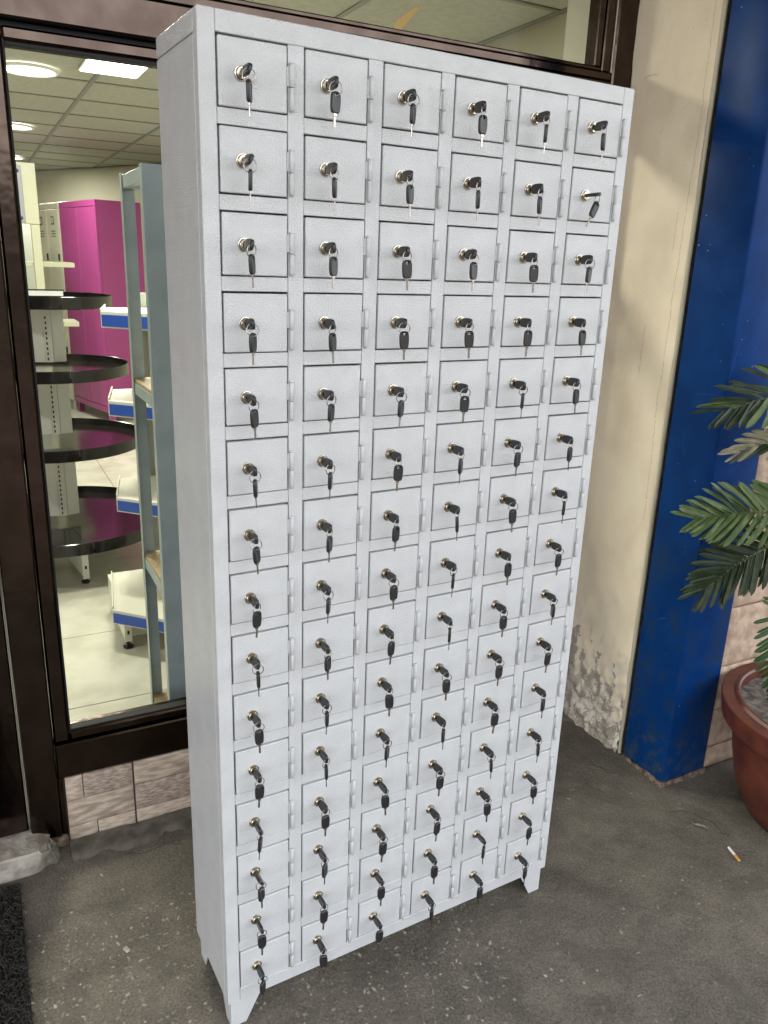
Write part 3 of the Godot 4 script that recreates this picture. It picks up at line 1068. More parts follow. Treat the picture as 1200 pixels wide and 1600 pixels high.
func key_blade() -> ArrayMesh:
	var g := MB.new()
	g.cbox(Vector3(-0.0030, -0.0042, -0.0012), Vector3(0.0030, 0.0003, 0.0012), 0.0004)
	g.cbox(Vector3(-0.0020, -0.0190, -0.0009), Vector3(0.0010, -0.0042, 0.0009), 0.0003)
	for k in 5:
		var w: float = [0.0019, 0.0012, 0.0020, 0.0014, 0.0017][k]
		g.prism([Vector2(0.0009, -0.0050 - k * 0.0027), Vector2(w, -0.0056 - k * 0.0027), Vector2(w, -0.0069 - k * 0.0027), Vector2(0.0009, -0.0077 - k * 0.0027)], -0.0008, 0.0008)
	return g.done()


func make_keys():
	var bow := key_bow()
	var blade := key_blade()
	var g := MB.new()
	g.smooth = true
	var path := []
	for k in 25:
		var a := TAU * k / 24.0
		path.append(Vector3(cos(a) * 0.0094, sin(a) * 0.0094, 0.0004 * sin(a * 2.0)))
	g.tube(path, 0.0008, 6, false)
	var ring := g.done()
	var rows := ["first", "second", "third", "fourth", "fifth", "sixth", "seventh", "eighth", "ninth", "tenth", "eleventh", "twelfth", "thirteenth", "fourteenth", "fifteenth"]
	var cols := ["first", "second", "third", "fourth", "fifth", "sixth"]
	# turn of the key in its lock (degrees from upright) and turn of the hanging key, where the photo shows them clearly
	var turned := {"0,0": 22.0, "1,0": 30.0, "1,5": 80.0, "0,5": 28.0, "12,0": -35.0, "13,4": -14.0}
	var hang := {"0,0": 58.0, "1,0": 70.0, "0,1": 12.0, "1,1": 55.0, "1,3": 62.0, "1,5": 18.0, "0,5": 35.0, "8,0": 75.0, "9,1": 72.0, "10,1": 70.0}
	rng.seed = 909
	for r in 15:
		for c in 6:
			var id := "%d,%d" % [r, c]
			var x := LM + c * PX + 0.0355
			var y := CTOP - TM - r * PY - OH / 2 - 0.0005
			var nm := "black key pair in cabinet lock, %s row from top, %s column from left" % [rows[r], cols[c]]
			var t := thing("key_pair", nm, "keys", cab_xf() * Vector3(x, y, 0.0), deg_to_rad(CAB_TURN), "key pairs hanging in the locker doors")
			var tilt := deg_to_rad(turned.get(id, rng.randf_range(-9.0, 16.0)))
			var hturn := deg_to_rad(hang.get(id, rng.randf_range(-25.0, 65.0)))
			# key in the lock: local y runs out of the door, local x is upright
			var k1 := Node3D.new()
			k1.name = "inserted_key"
			t.add_child(k1, true)
			var bz := Basis(Vector3.BACK, -tilt)
			var droop := rng.randf_range(-0.05, 0.02)
			k1.basis = bz * Basis(Vector3.RIGHT, droop) * Basis(Vector3.UP, Vector3.BACK, Vector3.RIGHT)
			k1.position = Vector3(0, 0, 0.0092)
			part("bow", bow, M.black_plastic, k1)
			part("blade", blade, M.key_steel, k1)
			var eye := k1.position + k1.basis * Vector3(0, 0.0240, 0)
			# ring through both eyelets
			var rg := part("ring", ring, M.key_steel, t, eye + Vector3(0, -0.0084, 0))
			rg.rotation = Vector3(rng.randf_range(-0.15, 0.15), rng.randf_range(-0.4, 0.7) + (0.9 if absf(tilt) > 1.0 else 0.0), 0)
			var k2 := Node3D.new()
			k2.name = "hanging_key"
			t.add_child(k2, true)
			var lean := rng.randf_range(-0.07, 0.07)
			if id == "1,5":
				lean = -0.45
			k2.basis = Basis(Vector3.BACK, lean) * Basis(Vector3.UP, hturn)
			k2.position = eye + Vector3(0, -0.0176, 0) - k2.basis * Vector3(0, 0.0240, 0)
			part("bow", bow, M.black_plastic, k2)
			part("blade", blade, M.key_steel, k2)


# ---------------------------------------------------------------- plant, pot, small things
func make_pot():
	var at := Vector3(1.715, 0.0, 0.075)
	var t := thing("flower_pot", "large round terracotta plastic pot in the right corner beside the blue column", "pot", at)
	var g := MB.new()
	g.smooth = true
	g.lathe([Vector2(0.0, 0.0), Vector2(0.170, 0.0), Vector2(0.178, 0.004), Vector2(0.205, 0.05), Vector2(0.228, 0.11), Vector2(0.243, 0.18), Vector2(0.252, 0.25), Vector2(0.256, 0.305), Vector2(0.240, 0.306)], 72)
	part("body", g.done(), M.terracotta_plastic, t)
	g = MB.new()
	g.smooth = true
	g.lathe([Vector2(0.252, 0.298), Vector2(0.284, 0.288), Vector2(0.2865, 0.289), Vector2(0.288, 0.292), Vector2(0.2975, 0.350), Vector2(0.2970, 0.353), Vector2(0.2945, 0.3545), Vector2(0.264, 0.3555), Vector2(0.257, 0.362), Vector2(0.251, 0.363), Vector2(0.247, 0.358), Vector2(0.245, 0.345), Vector2(0.243, 0.31)], 80, 0.0, TAU, true)
	part("rim", g.done(), M.terracotta_plastic, t)
	g = MB.new()
	g.smooth = true
	var n := noise(201, 14.0, 4)
	var rings := []
	for i in 9:
		var ring := []
		for k in 40:
			var a := TAU * k / 40.0
			var rr := 0.2455 * (i + 0.001) / 8.0
			ring.append(Vector3(cos(a) * rr, 0.338 + n.get_noise_2d(cos(a) * rr, sin(a) * rr) * 0.012, sin(a) * rr))
		rings.append(ring)
	for i in 8:
		for k in 40:
			g.quad(rings[i][k], rings[i][(k + 1) % 40], rings[i + 1][(k + 1) % 40], rings[i + 1][k], Vector3.UP)
	part("fill", g.done(), M.pot_fill, t)
	rng.seed = 31
	for k in 16:
		var a := rng.randf() * TAU
		var rr := rng.randf_range(0.06, 0.22)
		var q := rng.randf_range(0.006, 0.016)
		var o := part("pebble", box(Vector3(-q, -q * 0.4, -q * 0.7), Vector3(q, q * 0.4, q * 0.7), q * 0.3), M.pot_fill if k % 3 else M.marble, t, Vector3(cos(a) * rr, 0.343, sin(a) * rr))
		o.rotation = Vector3(rng.randf_range(-0.3, 0.3), rng.randf() * TAU, rng.randf_range(-0.3, 0.3))


func leaflet_mesh(w: float, curl: float, fold: float) -> ArrayMesh:
	# a ribbed blade 1 m long along +x, scaled when placed
	var g := MB.new()
	g.smooth = true
	var rows := []
	for i in 11:
		var s := i / 10.0
		var hw := w * (0.7 + 0.3 * minf(1.0, s * 5.0)) * (1.0 if s < 0.80 else sqrt(maxf(0.015, 1.0 - pow((s - 0.80) / 0.205, 2.0))))
		var y := -curl * s * s
		rows.append([Vector3(s, y + fold * hw, -hw), Vector3(s, y + fold * hw * 0.35, -hw * 0.5), Vector3(s, y, 0), Vector3(s, y + fold * hw * 0.35, hw * 0.5), Vector3(s, y + fold * hw, hw)])
	for i in 10:
		for k in 4:
			g.quad(rows[i][k], rows[i][k + 1], rows[i + 1][k + 1], rows[i + 1][k], Vector3.UP)
	return g.done()


func frond(t: Node3D, pts: Array, up: Vector3, n: int, length: float, kinds: Array, spread := 0.85, tip_from := 0.35):
	var cv := Curve3D.new()
	for i in pts.size():
		var tan: Vector3 = (pts[mini(i + 1, pts.size() - 1)] - pts[maxi(i - 1, 0)]) * 0.25
		cv.add_point(pts[i] - t.position, -tan, tan)
	var L := cv.get_baked_length()
	var g := MB.new()
	g.smooth = true
	var path := []
	var rad := []
	for i in 25:
		path.append(cv.sample_baked(L * i / 24.0))
		rad.append(lerpf(0.0052, 0.0014, i / 24.0))
	g.tube(path, rad, 6)
	var f := part("frond", g.done(), M.stem_green, t)
	for i in n:
		var s := lerpf(tip_from, 0.99, float(i) / (n - 1))
		var p := cv.sample_baked(L * s)
		var d := (cv.sample_baked(minf(L, L * s + 0.01)) - cv.sample_baked(L * s - 0.01)).normalized()
		var side := d.cross(up).normalized()
		var nrm := side.cross(d).normalized()
		for sg in [-1.0, 1.0]:
			var open := lerpf(1.05, 0.32, pow(s, 2.0)) * spread + rng.randf_range(-0.07, 0.07)
			var dir: Vector3 = (d * cos(open) + side * sg * sin(open) + nrm * rng.randf_range(-0.05, 0.14)).normalized()
			var yy := (nrm - dir * nrm.dot(dir)).normalized()
			yy = yy.rotated(dir, sg * rng.randf_range(0.0, 0.5))
			var zz := dir.cross(yy).normalized()
			var ln := length * (0.62 + 0.45 * sin(PI * clampf((s - tip_from) / (1.0 - tip_from) * 0.85 + 0.12, 0.0, 1.0))) * rng.randf_range(0.9, 1.08)
			var v := rng.randi() % 3
			if not cache.has("leaflet%d" % v):
				cache["leaflet%d" % v] = leaflet_mesh(0.068, [0.06, 0.12, 0.2][v], [0.3, 0.45, 0.2][v])
			var o := part("leaflet", cache["leaflet%d" % v], M[kinds[rng.randi() % kinds.size()]], f)
			o.transform = Transform3D(Basis(dir * ln, yy * ln, zz * ln), p)


func make_plant():
	rng.seed = 4
	var base := Vector3(1.715, 0.335, 0.075)
	var t := thing("palm_plant", "artificial palm with ribbed green fronds growing from the terracotta pot", "plant", base)
	var g := MB.new()
	g.smooth = true
	g.tube([Vector3(0, -0.01, 0), Vector3(0.01, 0.2, 0.0), Vector3(0.0, 0.42, 0.01), Vector3(0.01, 0.62, 0.0)], [0.026, 0.021, 0.019, 0.014], 12)
	part("trunk", g.done(), M.stem_brown, t)
	var cam_up := Vector3(-0.55, 0.25, 0.8)
	# the three fronds reaching in front of the blue column
	frond(t, [base + Vector3(0, 0.55, 0), Vector3(1.60, 0.99, 0.02), Vector3(1.455, 0.925, -0.05), Vector3(1.333, 0.934, -0.06), Vector3(1.20, 0.934, -0.065)], Vector3(-0.45, 0.35, 0.82), 27, 0.112, ["leaf_0"], 1.0)
	frond(t, [base + Vector3(0, 0.60, 0), Vector3(1.60, 1.24, 0.0), Vector3(1.43, 1.232, -0.05), Vector3(1.33, 1.214, -0.06), Vector3(1.235, 1.193, -0.065)], Vector3(-0.30, 0.70, 0.62), 21, 0.118, ["leaf_1", "leaf_1", "leaf_0"], 1.0)
	frond(t, [base + Vector3(0, 0.58, 0), Vector3(1.60, 1.10, 0.02), Vector3(1.47, 1.13, -0.02), Vector3(1.37, 1.115, -0.04), Vector3(1.29, 1.095, -0.05)], Vector3(-0.75, 0.1, 0.6), 10, 0.085, ["leaf_2", "leaf_2", "leaf_1"], 0.6, 0.55)
	frond(t, [base + Vector3(0, 0.50, 0), Vector3(1.60, 0.87, 0.0), Vector3(1.478, 0.835, -0.05), Vector3(1.366, 0.792, -0.06), Vector3(1.27, 0.735, -0.065)], Vector3(-0.35, 0.55, 0.75), 26, 0.108, ["leaf_1"], 1.05)
	# low frond drooping over the pot
	frond(t, [base + Vector3(0, 0.40, 0), Vector3(1.53, 0.76, 0.06), Vector3(1.435, 0.69, 0.05), Vector3(1.445, 0.57, 0.05), Vector3(1.48, 0.44, 0.05)], Vector3(-0.55, 0.2, 0.8), 26, 0.068, ["leaf_deep"], 1.25)
	# fronds leaving the picture to the right
	for k in 5:
		var a: float = [-0.2, 0.5, 1.3, -0.9, 2.1][k]
		var dd := Vector3(cos(a), 0, sin(a))
		frond(t, [base + Vector3(0, 0.56, 0), base + dd * 0.18 + Vector3(0, 0.78, 0), base + dd * 0.38 + Vector3(0, 0.80, 0), base + dd * 0.55 + Vector3(0, 0.66, 0)], Vector3.UP, 18, 0.125, ["leaf_0", "leaf_1"], 0.95)


func make_small_things():
	var t := thing("cigarette_butt", "cigarette butt with orange filter lying on the cement near the pot", "cigarette", Vector3(1.3735, 0.0045, 0.0865))
	var d := Vector3(-0.017, 0, 0.051).normalized()
	t.basis = Basis(d, Vector3.UP, d.cross(Vector3.UP))
	var g := MB.new()
	g.smooth = true
	g.tube([Vector3(-0.026, 0, 0), Vector3(0.004, 0, 0)], 0.0037, 14)
	part("paper", g.done(), M.cigarette_paper, t)
	g = MB.new()
	g.smooth = true
	g.tube([Vector3(0.0042, 0, 0), Vector3(0.024, 0, 0)], 0.0038, 14)
	part("filter", g.done(), M.cigarette_filter, t)
	g = MB.new()
	g.smooth = true
	g.tube([Vector3(-0.0285, -0.0006, 0), Vector3(-0.0262, 0, 0)], [0.0024, 0.0034], 10)
	part("ash", g.done(), M.ash, t)
	g = MB.new()
	g.smooth = true
	g.tube([Vector3(-0.02, 0, 0), Vector3(-0.005, 0.002, 0.002), Vector3(0.01, 0.001, -0.001), Vector3(0.022, 0, 0.001)], [0.003, 0.0038, 0.0034, 0.0022], 8)
	t = thing("twig", "short dry twig lying on the cement before the blue column", "twig", Vector3(1.3815, 0.004, -0.0375), -1.0)
	part("stick", g.done(), M.grey_lump, t)
	g = MB.new()
	g.smooth = true
	g.tube([Vector3(-0.018, 0.004, 0.003), Vector3(-0.008, 0.005, 0.002)], [0.003, 0.002], 7)
	part("bark", g.done(), M.stem_brown, t)
	# little stones
	rng.seed = 55
	var k := 0
	for p in [[-0.15, -0.29, 0.009, "small pale stone on the cement between the door mat and the cabinet"], [1.33, 0.02, 0.004, "tiny dark pebble on the cement beside the cigarette butt"], [0.62, 0.28, 0.006, "flat pebble on the cement in front of the cabinet"]]:
		var s := thing("pebble", p[3], "stone", Vector3(p[0], p[2] * 0.35, p[1]), rng.randf() * TAU)
		var r: float = p[2]
		part("body", box(Vector3(-r, -r * 0.45, -r * 0.65), Vector3(r, r * 0.45, r * 0.65), r * 0.35), M.marble if k == 0 else M.cement, s)
		k += 1
	# coil mat
	var m := thing("door_mat", "dark brown looped vinyl door mat in the lower left corner", "mat", Vector3(-0.352, 0, -0.602))
	pbox("backing", Vector3(-0.9, 0.0, 0.0), Vector3(0.0, 0.007, 0.62), M.mat_black, m, 0.003)
	g = MB.new()
	g.smooth = true
	var arc := []
	for i in 8:
		var a := PI * i / 7.0
		arc.append(Vector3(cos(a) * 0.006, sin(a) * 0.0055, 0.0016 * sin(a * 2.0)))
	g.tube(arc, 0.0011, 5)
	var mm := MultiMesh.new()
	mm.transform_format = MultiMesh.TRANSFORM_3D
	mm.mesh = g.done()
	mm.instance_count = 16000
	for i in 16000:
		var b := Basis(Vector3.UP, rng.randf() * TAU) * Basis(Vector3.RIGHT, rng.randf_range(-0.9, 0.9))
		mm.set_instance_transform(i, Transform3D(b.scaled(Vector3.ONE * rng.randf_range(0.7, 1.2)), Vector3(-rng.randf() * 0.898, 0.0065 + rng.randf() * 0.003, rng.randf() * 0.62)))
	var mi := MultiMeshInstance3D.new()
	mi.name = "vinyl_loops"
	mi.multimesh = mm
	mi.material_override = M.mat_brown
	mi.set_meta("kind", "stuff")
	m.add_child(mi)
	# yellow paper inside the transom
	var y := thing("paper_pennant", "small yellow pointed paper pennant behind the transom glass", "pennant", Vector3(0.84, 2.15, -0.98), 0.2)
	g = MB.new()
	g.prism([Vector2(-0.045, -0.06), Vector2(-0.02, -0.045), Vector2(0.052, 0.028), Vector2(0.03, 0.022), Vector2(-0.03, -0.02)], -0.0006, 0.0006)
	part("sheet", g.done(), M.yellow_paper, y)
	g = MB.new()
	g.tube([Vector3(0.045, 0.024, 0), Vector3(0.05, 0.25, 0)], 0.0006, 5)
	part("thread", g.done(), M.rack_teal, y)


# ---------------------------------------------------------------- shop interior
func make_room():
	var zf := WZ - 0.14
	var X0 := -4.5
	var X1 := 1.75
	var Z1 := -11.0
	# floor slab and tiles
	struct("shop_floor", box(Vector3(X0, -0.05, Z1), Vector3(3.6, FLOOR - 0.004, WZ - 0.095), 0.001), M.floor_grout)
	var fl: Node3D = get_node("shop_floor")
	var T := 0.5415
	var TX := 1.083
	for i in range(-3, 5):
		for k in range(0, 15):
			var xa := 0.415 + (i - 1) * TX
			var zb := -0.748 - k * T
			var hi := Vector3(minf(xa + TX, X1) - 0.0022, FLOOR, zb - 0.0022)
			var lo := Vector3(maxf(xa, X0) + 0.0022, FLOOR - 0.006, maxf(zb - T, Z1) + 0.0022)
			if hi.x - lo.x < 0.05:
				continue
			pbox("tile", lo, hi, M.floor_tile, fl, 0.001)
	struct("shop_ceiling", box(Vector3(X0, 2.43, Z1), Vector3(3.6, 2.55, WZ - 0.095), 0.001), M.ceiling_tile)
	var ce: Node3D = get_node("shop_ceiling")
	var cx := 0.43
	for i in range(-4, 3):
		var x := cx + i * 0.65
		pbox("grid_bar", Vector3(x - 0.0125, 2.395, Z1), Vector3(x + 0.0125, 2.4, WZ - 0.1), M.ceiling_bar, ce, 0.0005)
	for k in 16:
		var z := -0.85 - k * 0.6
		for i in range(-4, 3):
			var x := cx + i * 0.65
			pbox("grid_bar", Vector3(x + 0.013, 2.3955, z - 0.0125), Vector3(minf(x + 0.637, X1), 2.4, z + 0.0125), M.ceiling_bar, ce, 0.0005)
			pbox("ceiling_panel", Vector3(x + 0.004, 2.4005, z - 0.595), Vector3(minf(x + 0.646, 1.9), 2.415, z - 0.005), M.ceiling_tile, ce, 0.001)
	# outer walls of the room
	struct("shop_wall_left", box(Vector3(X0 - 0.12, 0.0, Z1), Vector3(X0, 2.43, zf), 0.002), M.shop_wall)
	struct("shop_wall_back", box(Vector3(X0, 0.0, Z1 - 0.12), Vector3(3.6, 2.43, Z1), 0.002), M.shop_wall)
	struct("shop_wall_right", box(Vector3(X1, 0.0, Z1), Vector3(X1 + 0.12, 2.43, -0.96), 0.002), M.shop_wall)
	struct("shop_pier", box(Vector3(1.372, 0.0, -0.96), Vector3(1.87, 2.43, zf - 0.001), 0.002), M.shop_wall)
	var ob := struct("shop_wall_slanted", box(Vector3(-2.3, 0.0, -0.06), Vector3(2.3, 2.393, 0.06), 0.002), M.shop_wall)
	ob.position = Vector3(1.07, 0, -8.62)
	ob.rotation.y = -1.07
	# lamps
	var spots := [[0.10, -3.70, "nearest round ceiling lamp in the shop, largest of the row"], [0.14, -5.85, "second round ceiling lamp in the shop, smaller than the nearest one"], [0.22, -8.1, "farthest and smallest round ceiling lamp in the shop"], [0.06, -1.55, "round ceiling lamp just inside the shop window"], [-2.1, -1.55, "round ceiling lamp at the front left of the shop"], [-2.1, -3.7, "round ceiling lamp deep in the left of the shop"], [-2.1, -5.85, "round ceiling lamp far back in the left of the shop"]]
	for s in spots:
		var t := thing("ceiling_lamp", s[2], "lamp", Vector3(s[0], 2.395, s[1]), 0.0, "round ceiling lamps in the shop")
		var g := MB.new()
		g.smooth = true
		g.lathe([Vector2(0.150, 0.0), Vector2(0.145, -0.012), Vector2(0.132, -0.014), Vector2(0.128, -0.006)], 36)
		part("frame", g.done(), M.white_steel, t)
		g = MB.new()
		g.lathe([Vector2(0.0, -0.007), Vector2(0.128, -0.007)], 36)
		part("diffuser", g.done(), M.lamp_glow, t)
		var l := AreaLight3D.new()
		l.name = "light"
		l.area_size = Vector2(0.22, 0.22)
		l.light_energy = 0.85
		l.light_color = Color(1.0, 1.0, 0.925)
		l.shadow_enabled = true
		l.area_range = 15.0
		t.add_child(l)
		l.position = Vector3(0, -0.016, 0)
		l.rotation_degrees.x = -90
	for s in [[0.47, -2.95, "rectangular ceiling light panel seen behind the top of the window"]]:
		var t := thing("ceiling_panel_light", s[2], "lamp", Vector3(s[0], 2.394, s[1]))
		pbox("frame", Vector3(-0.15, -0.006, -0.60), Vector3(0.15, 0.0, 0.60), M.white_steel, t, 0.001)
		pbox("diffuser", Vector3(-0.138, -0.0085, -0.588), Vector3(0.138, -0.0065, 0.588), M.lamp_glow, t, 0.0003)
		var l := AreaLight3D.new()
		l.name = "light"
		l.area_size = Vector2(0.27, 1.16)
		l.light_energy = 1.2
		l.light_color = Color(1.0, 1.0, 0.925)
		l.shadow_enabled = true
		l.area_range = 15.0
		t.add_child(l)
		l.position = Vector3(0, -0.011, 0)
		l.rotation_degrees.x = -90


func make_rack():
	# slotted grey rack with chipboard shelves just inside the window
	var t := thing("steel_rack", "pale teal steel rack with chipboard shelves just inside the window", "rack", Vector3(0.09, FLOOR, -1.19))
	var P: Material = M.rack_teal
	var D := 0.31
	var W := 0.95
	var H := 1.645
	for x in [0.0, W]:
		for z in [0.0, D]:
			var sx := 1.0 if x == 0.0 else -1.0
			var fw := 0.038 if z == 0.0 else 0.06
			var sz := 1.0 if z == 0.0 else -1.0
			var g := MB.new()
			g.cbox(Vector3(minf(x, x + sx * fw), 0, minf(z, z + sz * 0.002)), Vector3(maxf(x, x + sx * fw), H, maxf(z, z + sz * 0.002)), 0.0006)
			g.cbox(Vector3(minf(x, x + sx * 0.002), 0, minf(z + sz * 0.0025, z + sz * 0.030)), Vector3(maxf(x, x + sx * 0.002), H, maxf(z + sz * 0.0025, z + sz * 0.030)), 0.0006)
			part("post", g.done(), P, t)
	for y in [0.045, 0.545, 1.085, H - 0.004]:
		for x in [0.003, W - 0.021]:
			pbox("end_bar", Vector3(x, y - 0.034, 0.004), Vector3(x + 0.018, y - 0.001, D - 0.004), P, t, 0.001)
		for z in [0.004, D - 0.022]:
			pbox("long_bar", Vector3(0.022, y - 0.034, z), Vector3(W - 0.022, y - 0.001, z + 0.018), P, t, 0.001)
		if y < 1.2:
			pbox("shelf_board", Vector3(0.005, y, 0.006), Vector3(W - 0.005, y + 0.010, D - 0.006), M.chipboard, t, 0.001)


func make_corner_gondola():
	# white corner shelving, shelves with a slanted front and blue price strips
	var t := thing("corner_shelving", "white corner shelving with slanted fronts and blue price strips in the shop", "shelving", Vector3(0, FLOOR, 0))
	var S: Material = M.shelf_white
	var dy := -FLOOR
	var lv := [[1.305, 0.10, -1.745, 0.30], [0.995, 0.105, -1.745, 0.30], [0.635, 0.11, -1.745, 0.30], [0.232, 0.053, -1.644, 0.44]]
	for l in lv:
		var A := Vector2(l[1], l[2])
		var B := A + Vector2(0.7071, 0.7071) * float(l[3])
		var y: float = l[0] + dy
		var back := Vector2(0.72, -2.02)
		var pts := [A, B, Vector2(back.x, B.y), back, Vector2(A.x + 0.055, back.y)]
		var g := MB.new()
		var a3 := []
		var b3 := []
		for p in pts:
			a3.append(Vector3(p.x, y, p.y))
			b3.append(Vector3(p.x, y - 0.022, p.y))
		g.fan(a3, Vector3.UP)
		g.fan(b3, Vector3.DOWN)
		var ctr := Vector3(0.45, y, -1.75)
		for i in 5:
			var j := (i + 1) % 5
			g.quad(a3[i], a3[j], b3[j], b3[i], (a3[i] + a3[j]) * 0.5 - ctr)
		var sh := part("shelf", g.done(), S, t)
		# raised front strip with blue insert, raised side lip
		var o := Node3D.new()
		var f := (B - A).length()
		var fr := pbox("front_edge", Vector3(-0.001, -0.052, 0.001), Vector3(f + 0.001, 0.004, 0.009), S, sh, 0.001)
		var st := pbox("price_strip", Vector3(0.004, -0.047, 0.0095), Vector3(f - 0.004, -0.007, 0.0115), M.price_blue, sh, 0.0005)
		for q in [fr, st]:
			q.transform = Transform3D(Basis(Vector3.UP, -PI / 4), Vector3(A.x, y, A.y)) * q.transform
		o.free()
		var sd := Vector3(0.055, 0, back.y - A.y)
		var sbk := pbox("side_bracket", Vector3(0.003, -0.05, -0.006), Vector3(sd.length(), 0.012, -0.001), S, sh, 0.001)
		sbk.transform = Transform3D(Basis(Vector3.UP, atan2(-sd.z, sd.x)), Vector3(A.x, y, A.y)) * sbk.transform
	pbox("back_panel", Vector3(0.262, 0.10, -2.05), Vector3(0.75, 1.30, -2.035), M.locker_grey, t, 0.002)
	pbox("back_panel", Vector3(0.745, 0.10, -2.034), Vector3(0.76, 1.40, -1.30), S, t, 0.002)
	for p in [Vector3(0.255, 0.0, -2.034), Vector3(0.70, 0.0, -2.034)]:
		var up := pbox("upright", p + Vector3(-0.015, 0.02, 0.0), p + Vector3(0.015, 1.42, 0.014), M.white_steel, t, 0.001)
		slots(up, Vector3(0, 0, 0.0075), 0.045, 30, 0.004, 0.014, -0.66, 0.05)
	var leg := pbox("base_leg", Vector3(0.088, 0.03, -2.03), Vector3(0.112, 0.165, -1.655), S, t, 0.002)
	pbox("foot_plate", Vector3(0.086, 0.03, -1.6545), Vector3(0.114, 0.165, -1.648), S, t, 0.001)
	for y in [0.06, 0.125]:
		pbox("slot", Vector3(0.096, y, -1.6478), Vector3(0.104, y + 0.016, -1.6468), M.dark_slot, t, 0.0003)
	var g2 := MB.new()
	g2.smooth = true
	g2.lathe([Vector2(0.0, 0.0), Vector2(0.019, 0.0), Vector2(0.021, 0.006), Vector2(0.012, 0.014), Vector2(0.006, 0.016), Vector2(0.006, 0.031)], 20)
	part("levelling_foot", g2.done(), M.tray_black, t, Vector3(0.10, 0.0, -1.665))
	pbox("kick_panel", Vector3(0.113, 0.03, -1.70), Vector3(0.70, 0.15, -1.69), S, t, 0.001)


func slots(on: Node3D, at: Vector3, pitch: float, n: int, w: float, h: float, y0: float, _k: float):
	var g := MB.new()
	for i in n:
		var c := at + Vector3(0, y0 + i * pitch, 0)
		g.cbox(c + Vector3(-w / 2, -h / 2, -0.0003), c + Vector3(w / 2, h / 2, 0.0006), 0.0002)
	part("slots", g.done(), M.dark_slot, on)


func make_round_display():
	var c := Vector3(-0.005, FLOOR, -2.72)
	var t := thing("round_display", "display stand with four round black trays on a white slotted upright", "display stand", c)
	var dy := -FLOOR
	# upright: two angled white sheets with a slotted post between them, in lengths between the trays
	var ang := deg_to_rad(28.0)
	var lv := [[1.285, 0.287, 0.035], [0.985, 0.342, 0.035], [0.655, 0.385, 0.035], [0.262, 0.485, 0.038]]
	var spans := [[0.30, 0.64], [0.695, 0.965], [1.025, 1.265]]
	for s in spans:
		for sg in [-1.0, 1.0]:
			var o := pbox("sheet", Vector3(0.0, s[0] + dy, -0.004), Vector3(0.056, s[1] + dy, 0.004), M.white_steel, t, 0.001)
			var b := Basis(Vector3.UP, 0.3 if sg > 0 else PI - 0.3)
			o.transform = Transform3D(b, Vector3(sg * 0.017, 0, 0.04)) * o.transform
		var up := pbox("slotted_post", Vector3(-0.016, s[0] + dy, 0.03), Vector3(0.016, s[1] + dy, 0.05), M.white_steel, t, 0.001)
		up.rotation.y = -0.08
		var hh: float = s[1] - s[0]
		slots(up, Vector3(-0.006, 0, 0.0105), 0.0225, int(hh / 0.0225) - 1, 0.006, 0.012, -hh / 2 + 0.016, 0.0)
	for l in lv:
		var g := MB.new()
		g.smooth = true
		var R: float = l[1]
		var y: float = l[0] + dy
		for half in [0, 1]:
			g = MB.new()
			g.smooth = true
			var a0: float = (0.5 + half) * PI - 0.15 + 0.004
			g.lathe([Vector2(0.0, y + 0.004), Vector2(R - 0.004, y + 0.004), Vector2(R - 0.004, y + float(l[2])), Vector2(R - 0.001, y + float(l[2]) + 0.001), Vector2(R + 0.001, y + float(l[2]) - 0.001), Vector2(R + 0.001, y - 0.014), Vector2(R - 0.002, y - 0.016), Vector2(R - 0.012, y - 0.014), Vector2(0.0, y - 0.006)], 40, a0, a0 + PI - 0.008, true)
			part("tray", g.done(), M.tray_black, t)
	pbox("cap_plate", Vector3(-0.07, 1.315 + dy, 0.035), Vector3(0.075, 1.338 + dy, 0.075), M.white_steel, t, 0.001)
	pbox("cap_seal", Vector3(-0.075, 1.3385 + dy, 0.032), Vector3(0.08, 1.343 + dy, 0.078), M.tray_black, t, 0.001)
	# three base legs
	for k in 3:
		var a := 0.28 + TAU * k / 3.0
		var n := Node3D.new()
		n.name = "leg"
		t.add_child(n, true)
		n.rotation.y = a - 0.15
		pbox("beam", Vector3(-0.012, 0.03, 0.02), Vector3(0.012, 0.185, 0.345), M.white_steel, n, 0.002)
		pbox("end_plate", Vector3(-0.014, 0.022, 0.3455), Vector3(0.014, 0.20, 0.351), M.white_steel, n, 0.001)
		for y in [0.07, 0.14]:
			pbox("slot", Vector3(-0.004, y, 0.3512), Vector3(0.005, y + 0.016, 0.3522), M.dark_slot, n, 0.0003)
		var g := MB.new()
		g.smooth = true
		g.lathe([Vector2(0.0, 0.0), Vector2(0.019, 0.0), Vector2(0.021, 0.006), Vector2(0.012, 0.014), Vector2(0.006, 0.016), Vector2(0.006, 0.0225)], 20)
		part("levelling_foot", g.done(), M.tray_black, n, Vector3(0, 0, 0.335))


